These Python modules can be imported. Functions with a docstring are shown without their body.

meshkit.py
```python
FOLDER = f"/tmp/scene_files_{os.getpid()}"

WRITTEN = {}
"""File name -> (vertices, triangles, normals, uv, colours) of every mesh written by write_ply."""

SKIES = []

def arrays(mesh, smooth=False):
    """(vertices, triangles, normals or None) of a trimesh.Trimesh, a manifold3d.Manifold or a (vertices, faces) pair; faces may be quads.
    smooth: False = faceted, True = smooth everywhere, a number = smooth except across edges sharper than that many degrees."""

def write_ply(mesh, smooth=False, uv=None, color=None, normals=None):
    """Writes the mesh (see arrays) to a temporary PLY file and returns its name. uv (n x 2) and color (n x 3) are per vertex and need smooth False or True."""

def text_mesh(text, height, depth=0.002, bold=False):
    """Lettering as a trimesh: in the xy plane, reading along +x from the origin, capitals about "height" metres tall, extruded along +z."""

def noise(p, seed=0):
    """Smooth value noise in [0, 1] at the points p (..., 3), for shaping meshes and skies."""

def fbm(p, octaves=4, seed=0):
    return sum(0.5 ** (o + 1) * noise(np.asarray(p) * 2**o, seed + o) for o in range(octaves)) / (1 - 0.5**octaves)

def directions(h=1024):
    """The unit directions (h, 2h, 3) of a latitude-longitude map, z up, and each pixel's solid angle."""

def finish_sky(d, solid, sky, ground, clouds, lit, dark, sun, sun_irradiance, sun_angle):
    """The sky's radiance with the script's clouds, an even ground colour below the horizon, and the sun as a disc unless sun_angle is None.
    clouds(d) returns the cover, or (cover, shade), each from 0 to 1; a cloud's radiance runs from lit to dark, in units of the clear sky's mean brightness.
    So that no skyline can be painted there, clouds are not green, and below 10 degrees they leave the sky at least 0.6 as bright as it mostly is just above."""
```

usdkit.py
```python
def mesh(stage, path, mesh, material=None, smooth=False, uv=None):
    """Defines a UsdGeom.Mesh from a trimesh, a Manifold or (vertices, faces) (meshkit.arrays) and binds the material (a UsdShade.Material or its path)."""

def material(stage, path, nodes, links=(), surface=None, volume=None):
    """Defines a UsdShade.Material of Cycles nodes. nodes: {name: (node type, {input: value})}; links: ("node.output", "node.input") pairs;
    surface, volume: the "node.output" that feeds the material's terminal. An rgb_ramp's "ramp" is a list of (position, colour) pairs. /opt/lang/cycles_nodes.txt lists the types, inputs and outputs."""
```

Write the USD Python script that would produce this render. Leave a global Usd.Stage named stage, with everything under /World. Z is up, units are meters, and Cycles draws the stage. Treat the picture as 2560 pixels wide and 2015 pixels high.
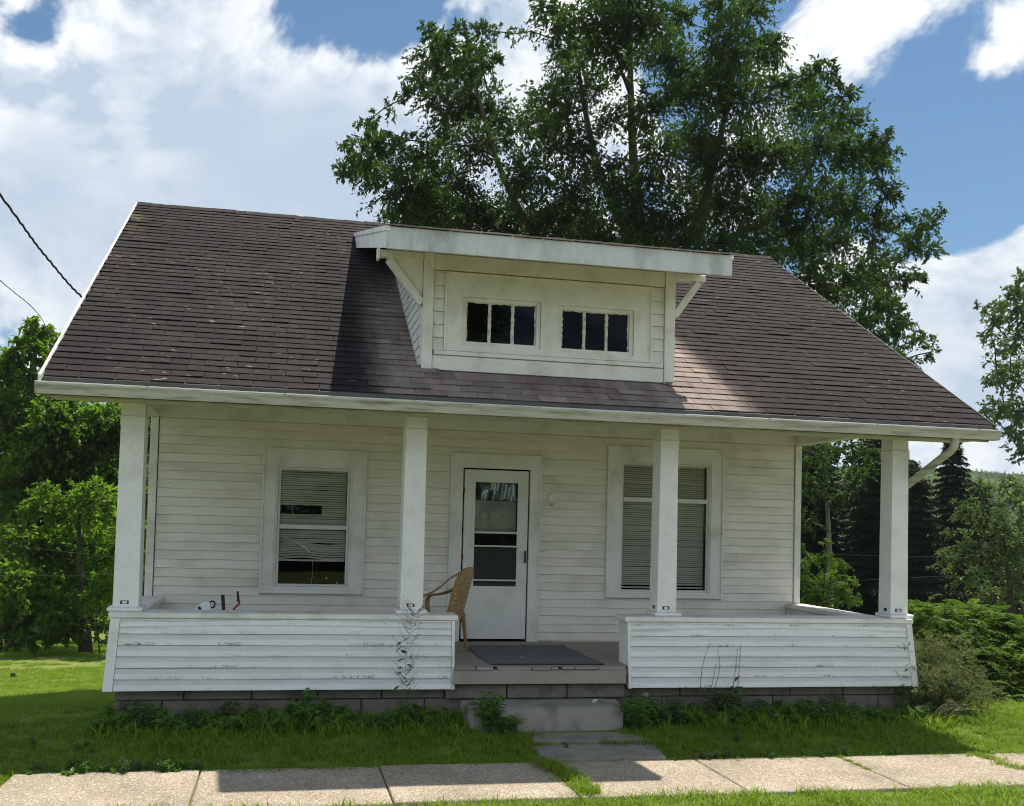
import math, random
import numpy as np, trimesh, usdkit, meshkit
from shapely.geometry import Polygon, Point, box as sbox
from shapely import affinity
from pxr import Usd, UsdGeom, UsdLux, UsdShade, Gf, Sdf, Vt

random.seed(7); RNG = np.random.default_rng(7)
stage = Usd.Stage.CreateInMemory()
UsdGeom.SetStageUpAxis(stage, 'Z'); UsdGeom.SetStageMetersPerUnit(stage, 1.0)
UsdGeom.Xform.Define(stage, '/World'); UsdGeom.Scope.Define(stage, '/World/Looks')

# ------------------------------------------------------------------ camera, sky, sun, exposure
W0, H0 = 2560.0, 2015.0
CX, CY, FPX = 1151.271, 1215.654, 2350.884
EYE = np.array([1.487, -9.380, 2.062])
R_ = np.array([0.98194643, -0.18715944, 0.02743272]); U_ = np.array([-0.03396811, -0.031801, 0.99891685]); F_ = np.array([0.18608432, 0.98181467, 0.03758433])
EXPOSURE = 0.68
SUN = np.array([0.262, 0.29, 1.0]); SUN /= np.linalg.norm(SUN)
SUN_INTENSITY, SKY_STRENGTH = 0.98, 0.11

cam = UsdGeom.Camera.Define(stage, '/World/camera')
HA = 36.0
cam.CreateFocalLengthAttr(HA * FPX / W0); cam.CreateHorizontalApertureAttr(HA); cam.CreateVerticalApertureAttr(HA * 806 / 1024)
cam.CreateHorizontalApertureOffsetAttr((W0 / 2 - CX) / W0 * HA); cam.CreateVerticalApertureOffsetAttr((CY - H0 / 2) / W0 * HA)
cam.CreateClippingRangeAttr(Gf.Vec2f(0.05, 5000)); cam.CreateExposureAttr(EXPOSURE)
m4 = np.eye(4); m4[0, :3] = R_; m4[1, :3] = U_; m4[2, :3] = -F_; m4[3, :3] = EYE
cam.AddTransformOp().Set(Gf.Matrix4d(*m4.ravel().tolist()))

def ray(px, py): return F_ + R_ * (px - CX) / FPX - U_ * (py - CY) / FPX
def at(px, py, y):                                                   # the point on the plane y seen at this photo position
    v = ray(px, py); return EYE + v * (y - EYE[1]) / v[1]
K = W0 / 2170.0
def atd(px, py, y): return at(px * K, py * K, y)

def sky_material():
    n, l = {}, []
    n['geo'] = ('geometry', {})
    n['sky'] = ('sky_texture', dict(sky_type='single_scattering', sun_disc=False, sun_elevation=math.asin(SUN[2]), sun_rotation=math.atan2(SUN[0], SUN[1]), altitude=200.0, air_density=1.0, aerosol_density=0.6, ozone_density=2.0))
    n['squash'] = ('mapping', dict(mapping_type='point', scale=(1.0, 1.0, 1.35))); l.append(('geo.position', 'squash.vector'))
    n['off'] = ('vector_math', dict(math_type='add', vector2=tuple(0.030 * np.array([0.45, 0.25, 1.0])))); l.append(('squash.vector', 'off.vector1'))
    for k, src in (('n1', 'squash.vector'), ('n2', 'off.vector')):
        n[k] = ('noise_texture', dict(scale=4.6, detail=10.0, roughness=0.56, distortion=0.3)); l.append((src, k + '.vector'))
    n['big'] = ('noise_texture', dict(scale=1.3, detail=3.0, roughness=0.5)); l.append(('squash.vector', 'big.vector'))
    blobs = [(250, 260, .30, .22), (620, 380, .28, .20), (880, 160, .12, .12), (30, 60, .10, .06), (500, 20, .08, .08), (1230, 90, .12, .16), (2080, 60, .17, .19), (2330, 50, .15, .18), (2520, 90, .12, .12), (2450, 800, .24, .2), (60, 560, .16, .24), (150, 760, .16, .22), (760, 480, .16, .16), (2330, 1050, .16, .12), (2100, 900, .2, .12),
             (1000, 70, .10, -.30), (720, 40, .11, -.36), (110, 85, .07, -.34), (640, 150, .06, -.12), (40, 720, .08, -.1), (2400, 350, .16, -.3), (2220, 440, .14, -.26), (2540, 480, .10, -.2), (1500, 30, .1, .2), (970, 560, .14, -.10), (900, 30, .1, -.12)]
    shade = [(640, 470, .15, .5), (840, 340, .13, .45), (500, 300, .07, .3), (330, 540, .16, .45), (960, 520, .12, .5), (120, 620, .14, .4), (2350, 110, .10, .3), (2330, 820, .10, .25), (60, 330, .08, .25)]
    prev = None
    n['bigs'] = ('math', dict(math_type='multiply_add', value2=0.5, value3=-0.25)); l.append(('big.fac', 'bigs.value1')); 
    n['con'] = ('math', dict(math_type='multiply_add', value2=1.9, value3=-0.45)); l.append(('n1.fac', 'con.value1'))
    n['base'] = ('math', dict(math_type='add')); l += [('con.value', 'base.value1'), ('bigs.value', 'base.value2')]
    prev = 'base.value'
    for i, (px, py, r, w) in enumerate(blobs):
        c = ray(px, py); c = c / np.linalg.norm(c)
        n[f'd{i}'] = ('vector_math', dict(math_type='distance', vector2=tuple(c))); l.append(('geo.position', f'd{i}.vector1'))
        n[f'm{i}'] = ('map_range', dict(range_type='smoothstep', from_min=r, from_max=0.0, to_min=0.0, to_max=w * .95, clamp=True)); l.append((f'd{i}.value', f'm{i}.value'))
        n[f'a{i}'] = ('math', dict(math_type='add')); l += [(prev, f'a{i}.value1'), (f'm{i}.result', f'a{i}.value2')]; prev = f'a{i}.value'
    n['cover'] = ('map_range', dict(range_type='smoothstep', from_min=0.47, from_max=0.60, to_min=0.0, to_max=1.0, clamp=True)); l.append((prev, 'cover.value'))
    n['thick'] = ('map_range', dict(range_type='smoothstep', from_min=0.58, from_max=1.0, to_min=0.0, to_max=1.0, clamp=True)); l.append((prev, 'thick.value'))
    n['dif'] = ('math', dict(math_type='subtract')); l += [('n1.fac', 'dif.value1'), ('n2.fac', 'dif.value2')]
    n['lit'] = ('math', dict(math_type='multiply_add', value2=8.5, value3=0.64)); l.append(('dif.value', 'lit.value1'))
    n['n3'] = ('noise_texture', dict(scale=10.0, detail=7.0, roughness=0.6, distortion=0.6)); l.append(('squash.vector', 'n3.vector'))
    n['lit3'] = ('math', dict(math_type='multiply_add', value2=2.9, value3=-1.45)); l.append(('n3.fac', 'lit3.value1'))
    n['lit4'] = ('math', dict(math_type='add', use_clamp=True)); l += [('lit.value', 'lit4.value1'), ('lit3.value', 'lit4.value2')]
    n['thk'] = ('math', dict(math_type='multiply_add', value2=-0.38, value3=1.0)); l.append(('thick.result', 'thk.value1'))
    sp = 'thk.value'
    for i, (px, py, r, w) in enumerate(shade):
        c = ray(px, py); c = c / np.linalg.norm(c)
        n[f'e{i}'] = ('vector_math', dict(math_type='distance', vector2=tuple(c))); l.append(('geo.position', f'e{i}.vector1'))
        n[f'k{i}'] = ('map_range', dict(range_type='smoothstep', from_min=r, from_max=0.0, to_min=0.0, to_max=w * .85, clamp=True)); l.append((f'e{i}.value', f'k{i}.value'))
        n[f's{i}'] = ('math', dict(math_type='subtract')); l += [(sp, f's{i}.value1'), (f'k{i}.result', f's{i}.value2')]; sp = f's{i}.value'
    n['lit2'] = ('math', dict(math_type='multiply', use_clamp=True)); l += [('lit4.value', 'lit2.value1'), (sp, 'lit2.value2')]
    n['ccol'] = ('rgb_ramp', {'ramp': [(0.0, CLOUD_DARK), (0.45, CLOUD_MID), (0.85, CLOUD_LIT)]}); l.append(('lit2.value', 'ccol.fac'))
    n['skyc'] = ('mix_color', dict(blend_type='multiply', fac=1.0, b=(.72 * SKY_VALUE, 1.03 * SKY_VALUE, 1.14 * SKY_VALUE), use_clamp=False)); l.append(('sky.color', 'skyc.a'))
    n['mix'] = ('mix_color', dict(use_clamp=False)); l += [('cover.result', 'mix.fac'), ('skyc.result', 'mix.a'), ('ccol.color', 'mix.b')]
    n['bg'] = ('background_shader', dict(strength=SKY_STRENGTH)); l.append(('mix.result', 'bg.color'))
    return usdkit.material(stage, '/World/Looks/sky_look', n, l, surface='bg.background')
SKY_VALUE = 0.52
CLOUD_LIT, CLOUD_MID, CLOUD_DARK = (6.0, 6.15, 6.3), (4.45, 4.85, 5.35), (3.0, 3.65, 4.5)
dome = UsdLux.DomeLight.Define(stage, '/World/sky')
UsdShade.MaterialBindingAPI.Apply(dome.GetPrim()).Bind(sky_material())
for k, v in (('label', 'blue sky with large white and grey summer clouds'), ('category', 'sky'), ('kind', 'structure')): dome.GetPrim().SetCustomDataByKey(k, v)
sun = UsdLux.DistantLight.Define(stage, '/World/sun')
sun.CreateNormalizeAttr(True); sun.CreateIntensityAttr(SUN_INTENSITY); sun.CreateAngleAttr(0.53); sun.CreateColorAttr(Gf.Vec3f(1.0, 0.93, 0.79))
zx = np.cross([0, 0, 1.0], SUN); zx /= np.linalg.norm(zx); zy = np.cross(SUN, zx)
ms = np.eye(4); ms[0, :3] = zx; ms[1, :3] = zy; ms[2, :3] = SUN
sun.AddTransformOp().Set(Gf.Matrix4d(*ms.ravel().tolist()))

# ------------------------------------------------------------------ helpers: prims
COUNT = {}
def numbered(parent, name):
    k = COUNT.get((parent, name), 0); COUNT[(parent, name)] = k + 1
    return f'{parent}/{name}' if k == 0 else f'{parent}/{name}_{k:03d}'
def path(p): return p if isinstance(p, str) else str(p.GetPath())
def tag(p, label=None, cat=None, group=None, kind=None):
    p = p.GetPrim() if hasattr(p, 'GetPrim') else p
    for k, v in (('label', label), ('category', cat), ('group', group), ('kind', kind)):
        if v: p.SetCustomDataByKey(k, v)
    return p
def thing(name, label, cat, loc=(0, 0, 0), rotz=0.0, group=None, kind=None):
    x = UsdGeom.Xform.Define(stage, numbered('/World', name)); x.AddTranslateOp().Set(Gf.Vec3d(*map(float, loc)))
    if rotz: x.AddRotateZOp().Set(float(rotz))
    return tag(x, label, cat, group, kind)
def obj(name, mesh, mat, parent='/World', smooth=False, kind=None, label=None, tone=None):
    if isinstance(mesh, MB): mesh = mesh.mesh()
    m = usdkit.mesh(stage, numbered(path(parent), name), mesh, mat, smooth)
    if tone is not None:
        UsdGeom.PrimvarsAPI(m).CreatePrimvar('tone', Sdf.ValueTypeNames.FloatArray, 'vertex').Set(Vt.FloatArray.FromNumpy(np.asarray(tone, np.float32)))
    return tag(m, label, None, None, kind)
def scatter(name, protos, pts, scales, rots, which, parent='/World', normals=False, **tags):
    """A PointInstancer; protos: list of (mesh, material). rots: rotation about z in radians (or nx4 quaternions w,x,y,z)."""
    p = numbered(path(parent), name); pi = UsdGeom.PointInstancer.Define(stage, p); rel = pi.CreatePrototypesRel()
    for i, (me, ma) in enumerate(protos):
        q = usdkit.mesh(stage, f'{p}/tuft_{i+1:03d}', me.mesh() if isinstance(me, MB) else me, ma, False); rel.AddTarget(q.GetPath())
        if normals:
            nv = len(q.GetPointsAttr().Get()); rgn = np.random.default_rng(nv); nn = rgn.normal(size=(nv, 3)) * .35 + [0, 0, 1.0]; nn /= np.linalg.norm(nn, axis=1, keepdims=True); q.CreateNormalsAttr(Vt.Vec3fArray.FromNumpy(nn.astype(np.float32))); q.SetNormalsInterpolation('vertex')
    n = len(pts); pi.CreatePositionsAttr(Vt.Vec3fArray.FromNumpy(np.asarray(pts, np.float32)))
    sc = np.asarray(scales, np.float32); sc = np.repeat(sc[:, None], 3, 1) if sc.ndim == 1 else sc
    pi.CreateScalesAttr(Vt.Vec3fArray.FromNumpy(sc)); r = np.asarray(rots, float)
    pi.CreateOrientationsAttr(Vt.QuathArray([Gf.Quath(float(math.cos(a / 2)), 0.0, 0.0, float(math.sin(a / 2))) for a in r]))
    pi.CreateProtoIndicesAttr(Vt.IntArray.FromNumpy(np.asarray(which, np.int32)))
    return tag(pi, **tags)

# ------------------------------------------------------------------ helpers: meshes
class MB:
    def __init__(s): s.v, s.f, s.n = [], [], 0
    def add(s, v, f):
        v = np.asarray(v, float); f = np.asarray(f, int)
        if f.ndim == 2 and f.shape[1] == 4: f = np.vstack([f[:, [0, 1, 2]], f[:, [0, 2, 3]]])
        s.v.append(v); s.f.append(f + s.n); s.n += len(v); return s
    def tm(s, m): return s.add(m.vertices, m.faces)
    def hexa(s, p):  # 8 points: bottom 0-3 ccw from above, top 4-7
        return s.add(p, [[0, 3, 2, 1], [4, 5, 6, 7], [0, 1, 5, 4], [1, 2, 6, 5], [2, 3, 7, 6], [3, 0, 4, 7]])
    def box(s, x0, y0, z0, x1, y1, z1):
        return s.hexa([(x0, y0, z0), (x1, y0, z0), (x1, y1, z0), (x0, y1, z0), (x0, y0, z1), (x1, y0, z1), (x1, y1, z1), (x0, y1, z1)])
    def cbox(s, x0, y0, z0, x1, y1, z1, b=0.004):  # chamfered box
        b = min(b, abs(x1 - x0) * .45, abs(y1 - y0) * .45, abs(z1 - z0) * .45); p = []
        for X, i in ((x0, 1), (x1, -1)):
            for Y, j in ((y0, 1), (y1, -1)):
                for Z, k in ((z0, 1), (z1, -1)):
                    p += [(X, Y + j * b, Z + k * b), (X + i * b, Y, Z + k * b), (X + i * b, Y + j * b, Z)]
        return s.tm(trimesh.convex.convex_hull(np.array(p)))
    def hull(s, p): return s.tm(trimesh.convex.convex_hull(np.asarray(p, float)))
    def beam(s, a, b, w, h, up=(0, 0, 1)):
        a, b = np.asarray(a, float), np.asarray(b, float); t = (b - a) / np.linalg.norm(b - a); x = np.cross(t, up); x /= np.linalg.norm(x); y = np.cross(x, t)
        q = [(-w / 2, -h / 2), (w / 2, -h / 2), (w / 2, h / 2), (-w / 2, h / 2)]
        return s.hull([c + x * i + y * j for c in (a, b) for i, j in q])
    def tube(s, pts, rad, n=6, cap=True):
        p = np.asarray(pts, float); rad = np.broadcast_to(rad, (len(p),)); t = np.gradient(p, axis=0); t /= np.linalg.norm(t, axis=1, keepdims=True) + 1e-12
        a = np.zeros_like(t); ref = np.array([0, 0, 1.0]) if abs(t[0, 2]) < .9 else np.array([1.0, 0, 0])
        for i in range(len(p)):
            x = np.cross(t[i], ref); x /= np.linalg.norm(x) + 1e-12; a[i] = x; ref = np.cross(x, t[i])
        b = np.cross(t, a); ang = np.arange(n) * 2 * np.pi / n
        v = (p[:, None] + rad[:, None, None] * (np.cos(ang)[None, :, None] * a[:, None] + np.sin(ang)[None, :, None] * b[:, None])).reshape(-1, 3)
        i, j = np.meshgrid(np.arange(len(p) - 1), np.arange(n), indexing='ij')
        q = np.stack([i * n + j, i * n + (j + 1) % n, (i + 1) * n + (j + 1) % n, (i + 1) * n + j], -1).reshape(-1, 4)
        f = np.vstack([q[:, [0, 2, 1]], q[:, [0, 3, 2]]])
        if cap:
            L = len(p) - 1; f = np.vstack([f, [[0, k, k + 1] for k in range(1, n - 1)], [[L * n, L * n + k + 1, L * n + k] for k in range(1, n - 1)]])
        return s.add(v, f)
    def prism(s, poly, axis, lo, hi):  # polygon extruded along an axis; poly gives the two other coordinates in order
        m = trimesh.creation.extrude_polygon(Polygon(poly), hi - lo, engine='earcut'); v = m.vertices.copy(); v[:, 2] += lo
        o = {0: (2, 0, 1), 1: (0, 2, 1), 2: (0, 1, 2)}[axis]; f = m.faces[:, ::-1] if axis == 1 else m.faces
        return s.add(v[:, o], f)
    def mesh(s):
        v = np.vstack(s.v); f = np.vstack(s.f); return trimesh.Trimesh(v, f, process=False)
def smooth_path(pts, n=24):
    p = np.asarray(pts, float); t = np.linspace(0, 1, len(p)); from_ = np.linspace(0, 1, n)
    from scipy.interpolate import PchipInterpolator
    return PchipInterpolator(t, p, axis=0)(from_)
def smoothstep(a, b, x): t = np.clip((np.asarray(x, float) - a) / (b - a), 0, 1); return t * t * (3 - 2 * t)

# ------------------------------------------------------------------ materials
def M(name, n, l, surface): return usdkit.material(stage, '/World/Looks/' + name, n, l, surface=surface)
def paint(name, col, dirt=(.30, .28, .22), amount=.35, rough=.5, scale=3.0, stretch=(1, 1, 1), bump=.15, fine=60.0, extra=None, spec=.35):
    """A matt surface with uneven soiling and fine relief."""
    n = {'g': ('geometry', {}), 'map': ('mapping', dict(scale=stretch)), 'a': ('noise_texture', dict(scale=scale, detail=6.0, roughness=.62)), 'f': ('noise_texture', dict(scale=fine, detail=3.0, roughness=.6)),
         'mask': ('map_range', dict(range_type='smoothstep', from_min=.42, from_max=.78, to_min=0.0, to_max=amount, clamp=True)),
         'c': ('mix_color', dict(a=col, b=dirt)), 'v': ('map_range', dict(from_min=.25, from_max=.75, to_min=.92, to_max=1.06)),
         'cv': ('vector_math', dict(math_type='scale')), 'b': ('bump', dict(strength=bump, distance=.004)), 'p': ('principled_bsdf', dict(roughness=rough, specular_ior_level=spec))}
    l = [('g.position', 'map.vector'), ('map.vector', 'a.vector'), ('g.position', 'f.vector'), ('a.fac', 'mask.value'), ('mask.result', 'c.fac'), ('f.fac', 'v.value'), ('c.result', 'cv.vector1'), ('v.result', 'cv.scale'), ('f.fac', 'b.height'), ('b.normal', 'p.normal'), ('cv.vector', 'p.base_color')]
    if extra: extra(n, l)
    return M(name, n, l, 'p.BSDF')
MAT = {}
def streaks(z0, exposure, col, lo, hi):
    """Green-grey growth that gathers just above the lower edge of each board."""
    def f(n, l):
        n.update({'sx': ('separate_xyz', {}), 'z1': ('math', dict(math_type='subtract', value2=z0)), 'z2': ('math', dict(math_type='floored_modulo', value2=exposure)), 'edge': ('map_range', dict(range_type='smoothstep', from_min=.045, from_max=.004, to_min=0.0, to_max=1.0, clamp=True)),
                  'mp2': ('mapping', dict(scale=(1.6, 1.6, 7.0))), 's': ('noise_texture', dict(scale=1.5, detail=7.0, roughness=.72)), 'st': ('map_range', dict(range_type='smoothstep', from_min=lo, from_max=hi, to_min=0.0, to_max=1.0, clamp=True)),
                  'fl': ('noise_texture', dict(scale=34.0, detail=4.0, roughness=.7)), 'flm': ('map_range', dict(range_type='smoothstep', from_min=.4, from_max=.62, to_min=.0, to_max=1.0, clamp=True)),
                  'mm': ('math', dict(math_type='multiply')), 'mm2': ('math', dict(math_type='multiply')), 'c2': ('mix_color', dict(b=col))})
        l[:] = [x for x in l if x[1] != 'cv.vector1'] + [('g.position', 'sx.vector'), ('sx.z', 'z1.value1'), ('z1.value', 'z2.value1'), ('z2.value', 'edge.value'), ('g.position', 'mp2.vector'), ('mp2.vector', 's.vector'), ('s.fac', 'st.value'), ('g.position', 'fl.vector'), ('fl.fac', 'flm.value'),
               ('edge.result', 'mm.value1'), ('st.result', 'mm.value2'), ('mm.value', 'mm2.value1'), ('flm.result', 'mm2.value2'), ('mm2.value', 'c2.fac'), ('c.result', 'c2.a'), ('c2.result', 'cv.vector1')]
    return f
MAT['wall'] = paint('wall_siding_look', (.79, .745, .665), (.50, .46, .36), .7, scale=1.6, stretch=(1, 1, 1.6), rough=.55)
MAT['wall2'] = paint('wall_siding_look_b', (.81, .77, .695), (.52, .48, .38), .65, scale=1.9, stretch=(1, 1, 1.6), rough=.55)
MAT['parapet'] = paint('porch_siding_look', (.80, .80, .79), (.52, .52, .48), .45, scale=1.8, stretch=(1, 1, 3.0), rough=.5, extra=streaks(.397, .1052, (.085, .095, .05), .50, .66))
MAT['trim'] = paint('white_trim_look', (.79, .775, .74), (.46, .44, .36), .65, scale=2.6, rough=.5)
MAT['column'] = paint('column_paint_look', (.80, .79, .765), (.56, .54, .48), .45, scale=3.5, rough=.5, bump=.35, fine=38.0)
MAT['gutter'] = paint('gutter_look', (.47, .46, .37), (.15, .145, .085), .95, scale=2.2, stretch=(1, 1, 9), rough=.42, spec=.5)
MAT['dormer'] = paint('dormer_paint_look', (.78, .75, .68), (.47, .44, .33), .6, scale=4.0, rough=.55, bump=.4)
MAT['fascia'] = paint('fascia_look', (.60, .61, .58), (.22, .22, .18), .85, scale=2.0, stretch=(1.5, 1, .5), rough=.5)
MAT['drip'] = paint('drip_edge_look', (.10, .095, .09), (.04, .04, .03), .7, scale=2.0, stretch=(1, 1, 4), rough=.5)
MAT['ceiling'] = paint('ceiling_look', (.55, .53, .43), (.35, .32, .24), .5, scale=1.5, rough=.6)
MAT['door'] = paint('door_paint_look', (.73, .73, .69), (.45, .44, .38), .4, scale=3, rough=.4)
MAT['putty'] = paint('peeling_putty_look', (.70, .68, .58), (.05, .05, .04), .9, scale=26, rough=.7)
MAT['floor'] = paint('porch_floor_look', (.32, .285, .25), (.18, .16, .14), .6, scale=3, rough=.6)
MAT['riser'] = paint('riser_look', (.30, .27, .235), (.18, .165, .14), .5, scale=3, rough=.6)
MAT['block'] = paint('concrete_block_look', (.215, .19, .165), (.07, .062, .05), .85, scale=5, rough=.9, bump=.9, fine=45, spec=.2)
MAT['step'] = paint('concrete_step_look', (.29, .27, .24), (.10, .09, .07), .85, scale=4, rough=.9, bump=.7, fine=70, spec=.2)
MAT['slab'] = paint('path_slab_look', (.27, .245, .215), (.12, .105, .085), .7, scale=4, rough=.9, bump=.8, fine=80, spec=.2)
MAT['mat'] = paint('mat_look', (.165, .17, .178), (.24, .235, .22), .5, scale=6, rough=.95, bump=.8, fine=220, spec=.1)
MAT['blind'] = paint('blind_look', (.80, .77, .67), (.55, .52, .42), .4, scale=5, rough=.5)
MAT['shade'] = paint('roller_shade_look', (.36, .36, .32), (.24, .24, .2), .4, scale=5, rough=.7)
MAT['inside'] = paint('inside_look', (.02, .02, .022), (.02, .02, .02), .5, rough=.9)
MAT['metal'] = paint('storm_frame_look', (.70, .69, .64), (.40, .38, .32), .4, scale=6, rough=.4)
MAT['black'] = paint('black_plastic_look', (.018, .018, .02), (.04, .04, .04), .3, rough=.4)
MAT['red'] = paint('red_plastic_look', (.33, .02, .07), (.1, .02, .03), .3, rough=.4)
MAT['white_plastic'] = paint('white_plastic_look', (.78, .79, .80), (.5, .5, .5), .3, rough=.35)
MAT['chair'] = paint('tan_plastic_look', (.30, .185, .075), (.16, .095, .045), .5, scale=7, rough=.42, spec=.4)
MAT['rust'] = paint('rust_look', (.16, .06, .03), (.06, .03, .02), .6, rough=.8)
MAT['cable'] = paint('cable_look', (.02, .02, .022), (.03, .03, .03), .2, rough=.6)
MAT['wire'] = paint('pale_wire_look', (.07, .073, .076), (.1, .1, .1), .2, rough=.5)
MAT['paper'] = paint('paper_look', (.55, .54, .52), (.4, .4, .38), .4, rough=.8)
MAT['asphalt'] = paint('asphalt_look', (.17, .165, .155), (.12, .115, .11), .5, rough=.9, bump=.8, fine=90)
MAT['soil'] = paint('lawn_soil_look', (.15, .20, .04), (.27, .23, .105), .85, scale=1.1, rough=.95, bump=1.0, fine=40, spec=.1)
MAT['hill'] = paint('wooded_hill_look', (.040, .065, .025), (.022, .035, .016), .9, scale=.12, rough=1.0, bump=1.0, fine=.5, spec=.0)
MAT['bark'] = paint('bark_look', (.070, .058, .047), (.028, .023, .019), .9, scale=9, stretch=(1, 1, .25), rough=.9, bump=1.0, fine=30, spec=.15)
MAT['bark_pale'] = paint('bark_pale_look', (.20, .18, .15), (.08, .07, .06), .9, scale=9, stretch=(1, 1, .25), rough=.9, bump=1.0, fine=30, spec=.15)
MAT['dry'] = paint('dry_stalk_look', (.13, .10, .06), (.05, .035, .03), .8, scale=20, rough=.9)
MAT['dryleaf'] = paint('dry_leaf_look', (.16, .085, .035), (.08, .05, .03), .6, scale=20, rough=.8)
MAT['straw'] = paint('straw_look', (.42, .37, .24), (.2, .18, .1), .6, scale=20, rough=.8)

def sidewalk_look():
    n = {'g': ('geometry', {}), 'big': ('noise_texture', dict(scale=1.6, detail=8.0, roughness=.68)), 'v': ('voronoi_texture', dict(scale=95.0, randomness=1.0)), 'v2': ('voronoi_texture', dict(scale=42.0)), 'f': ('noise_texture', dict(scale=150.0, detail=3.0)),
         'c1': ('rgb_ramp', {'ramp': [(.28, (.235, .20, .16)), (.42, (.345, .295, .235)), (.55, (.39, .335, .268)), (.7, (.46, .40, .325))]}), 'peb': ('separate_color', {}), 'pr': ('rgb_ramp', {'ramp': [(0, (.55, .52, .5)), (.5, (.95, .93, .9)), (.86, (1.1, 1.08, 1.04)), (.93, (1.7, 1.65, 1.6))]}),
         'mx': ('mix_color', dict(blend_type='multiply', fac=.85, use_clamp=False)), 'b': ('bump', dict(strength=.7, distance=.005)), 'p': ('principled_bsdf', dict(roughness=.88, specular_ior_level=.25))}
    l = [('g.position', x + '.vector') for x in ('big', 'v', 'v2', 'f')] + [('big.fac', 'c1.fac'), ('v.color', 'peb.color'), ('peb.r', 'pr.fac'), ('c1.color', 'mx.a'), ('pr.color', 'mx.b'), ('v.distance', 'b.height'), ('b.normal', 'p.normal'), ('mx.result', 'p.base_color')]
    return M('sidewalk_look', n, l, 'p.BSDF')
MAT['sidewalk'] = sidewalk_look()

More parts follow.
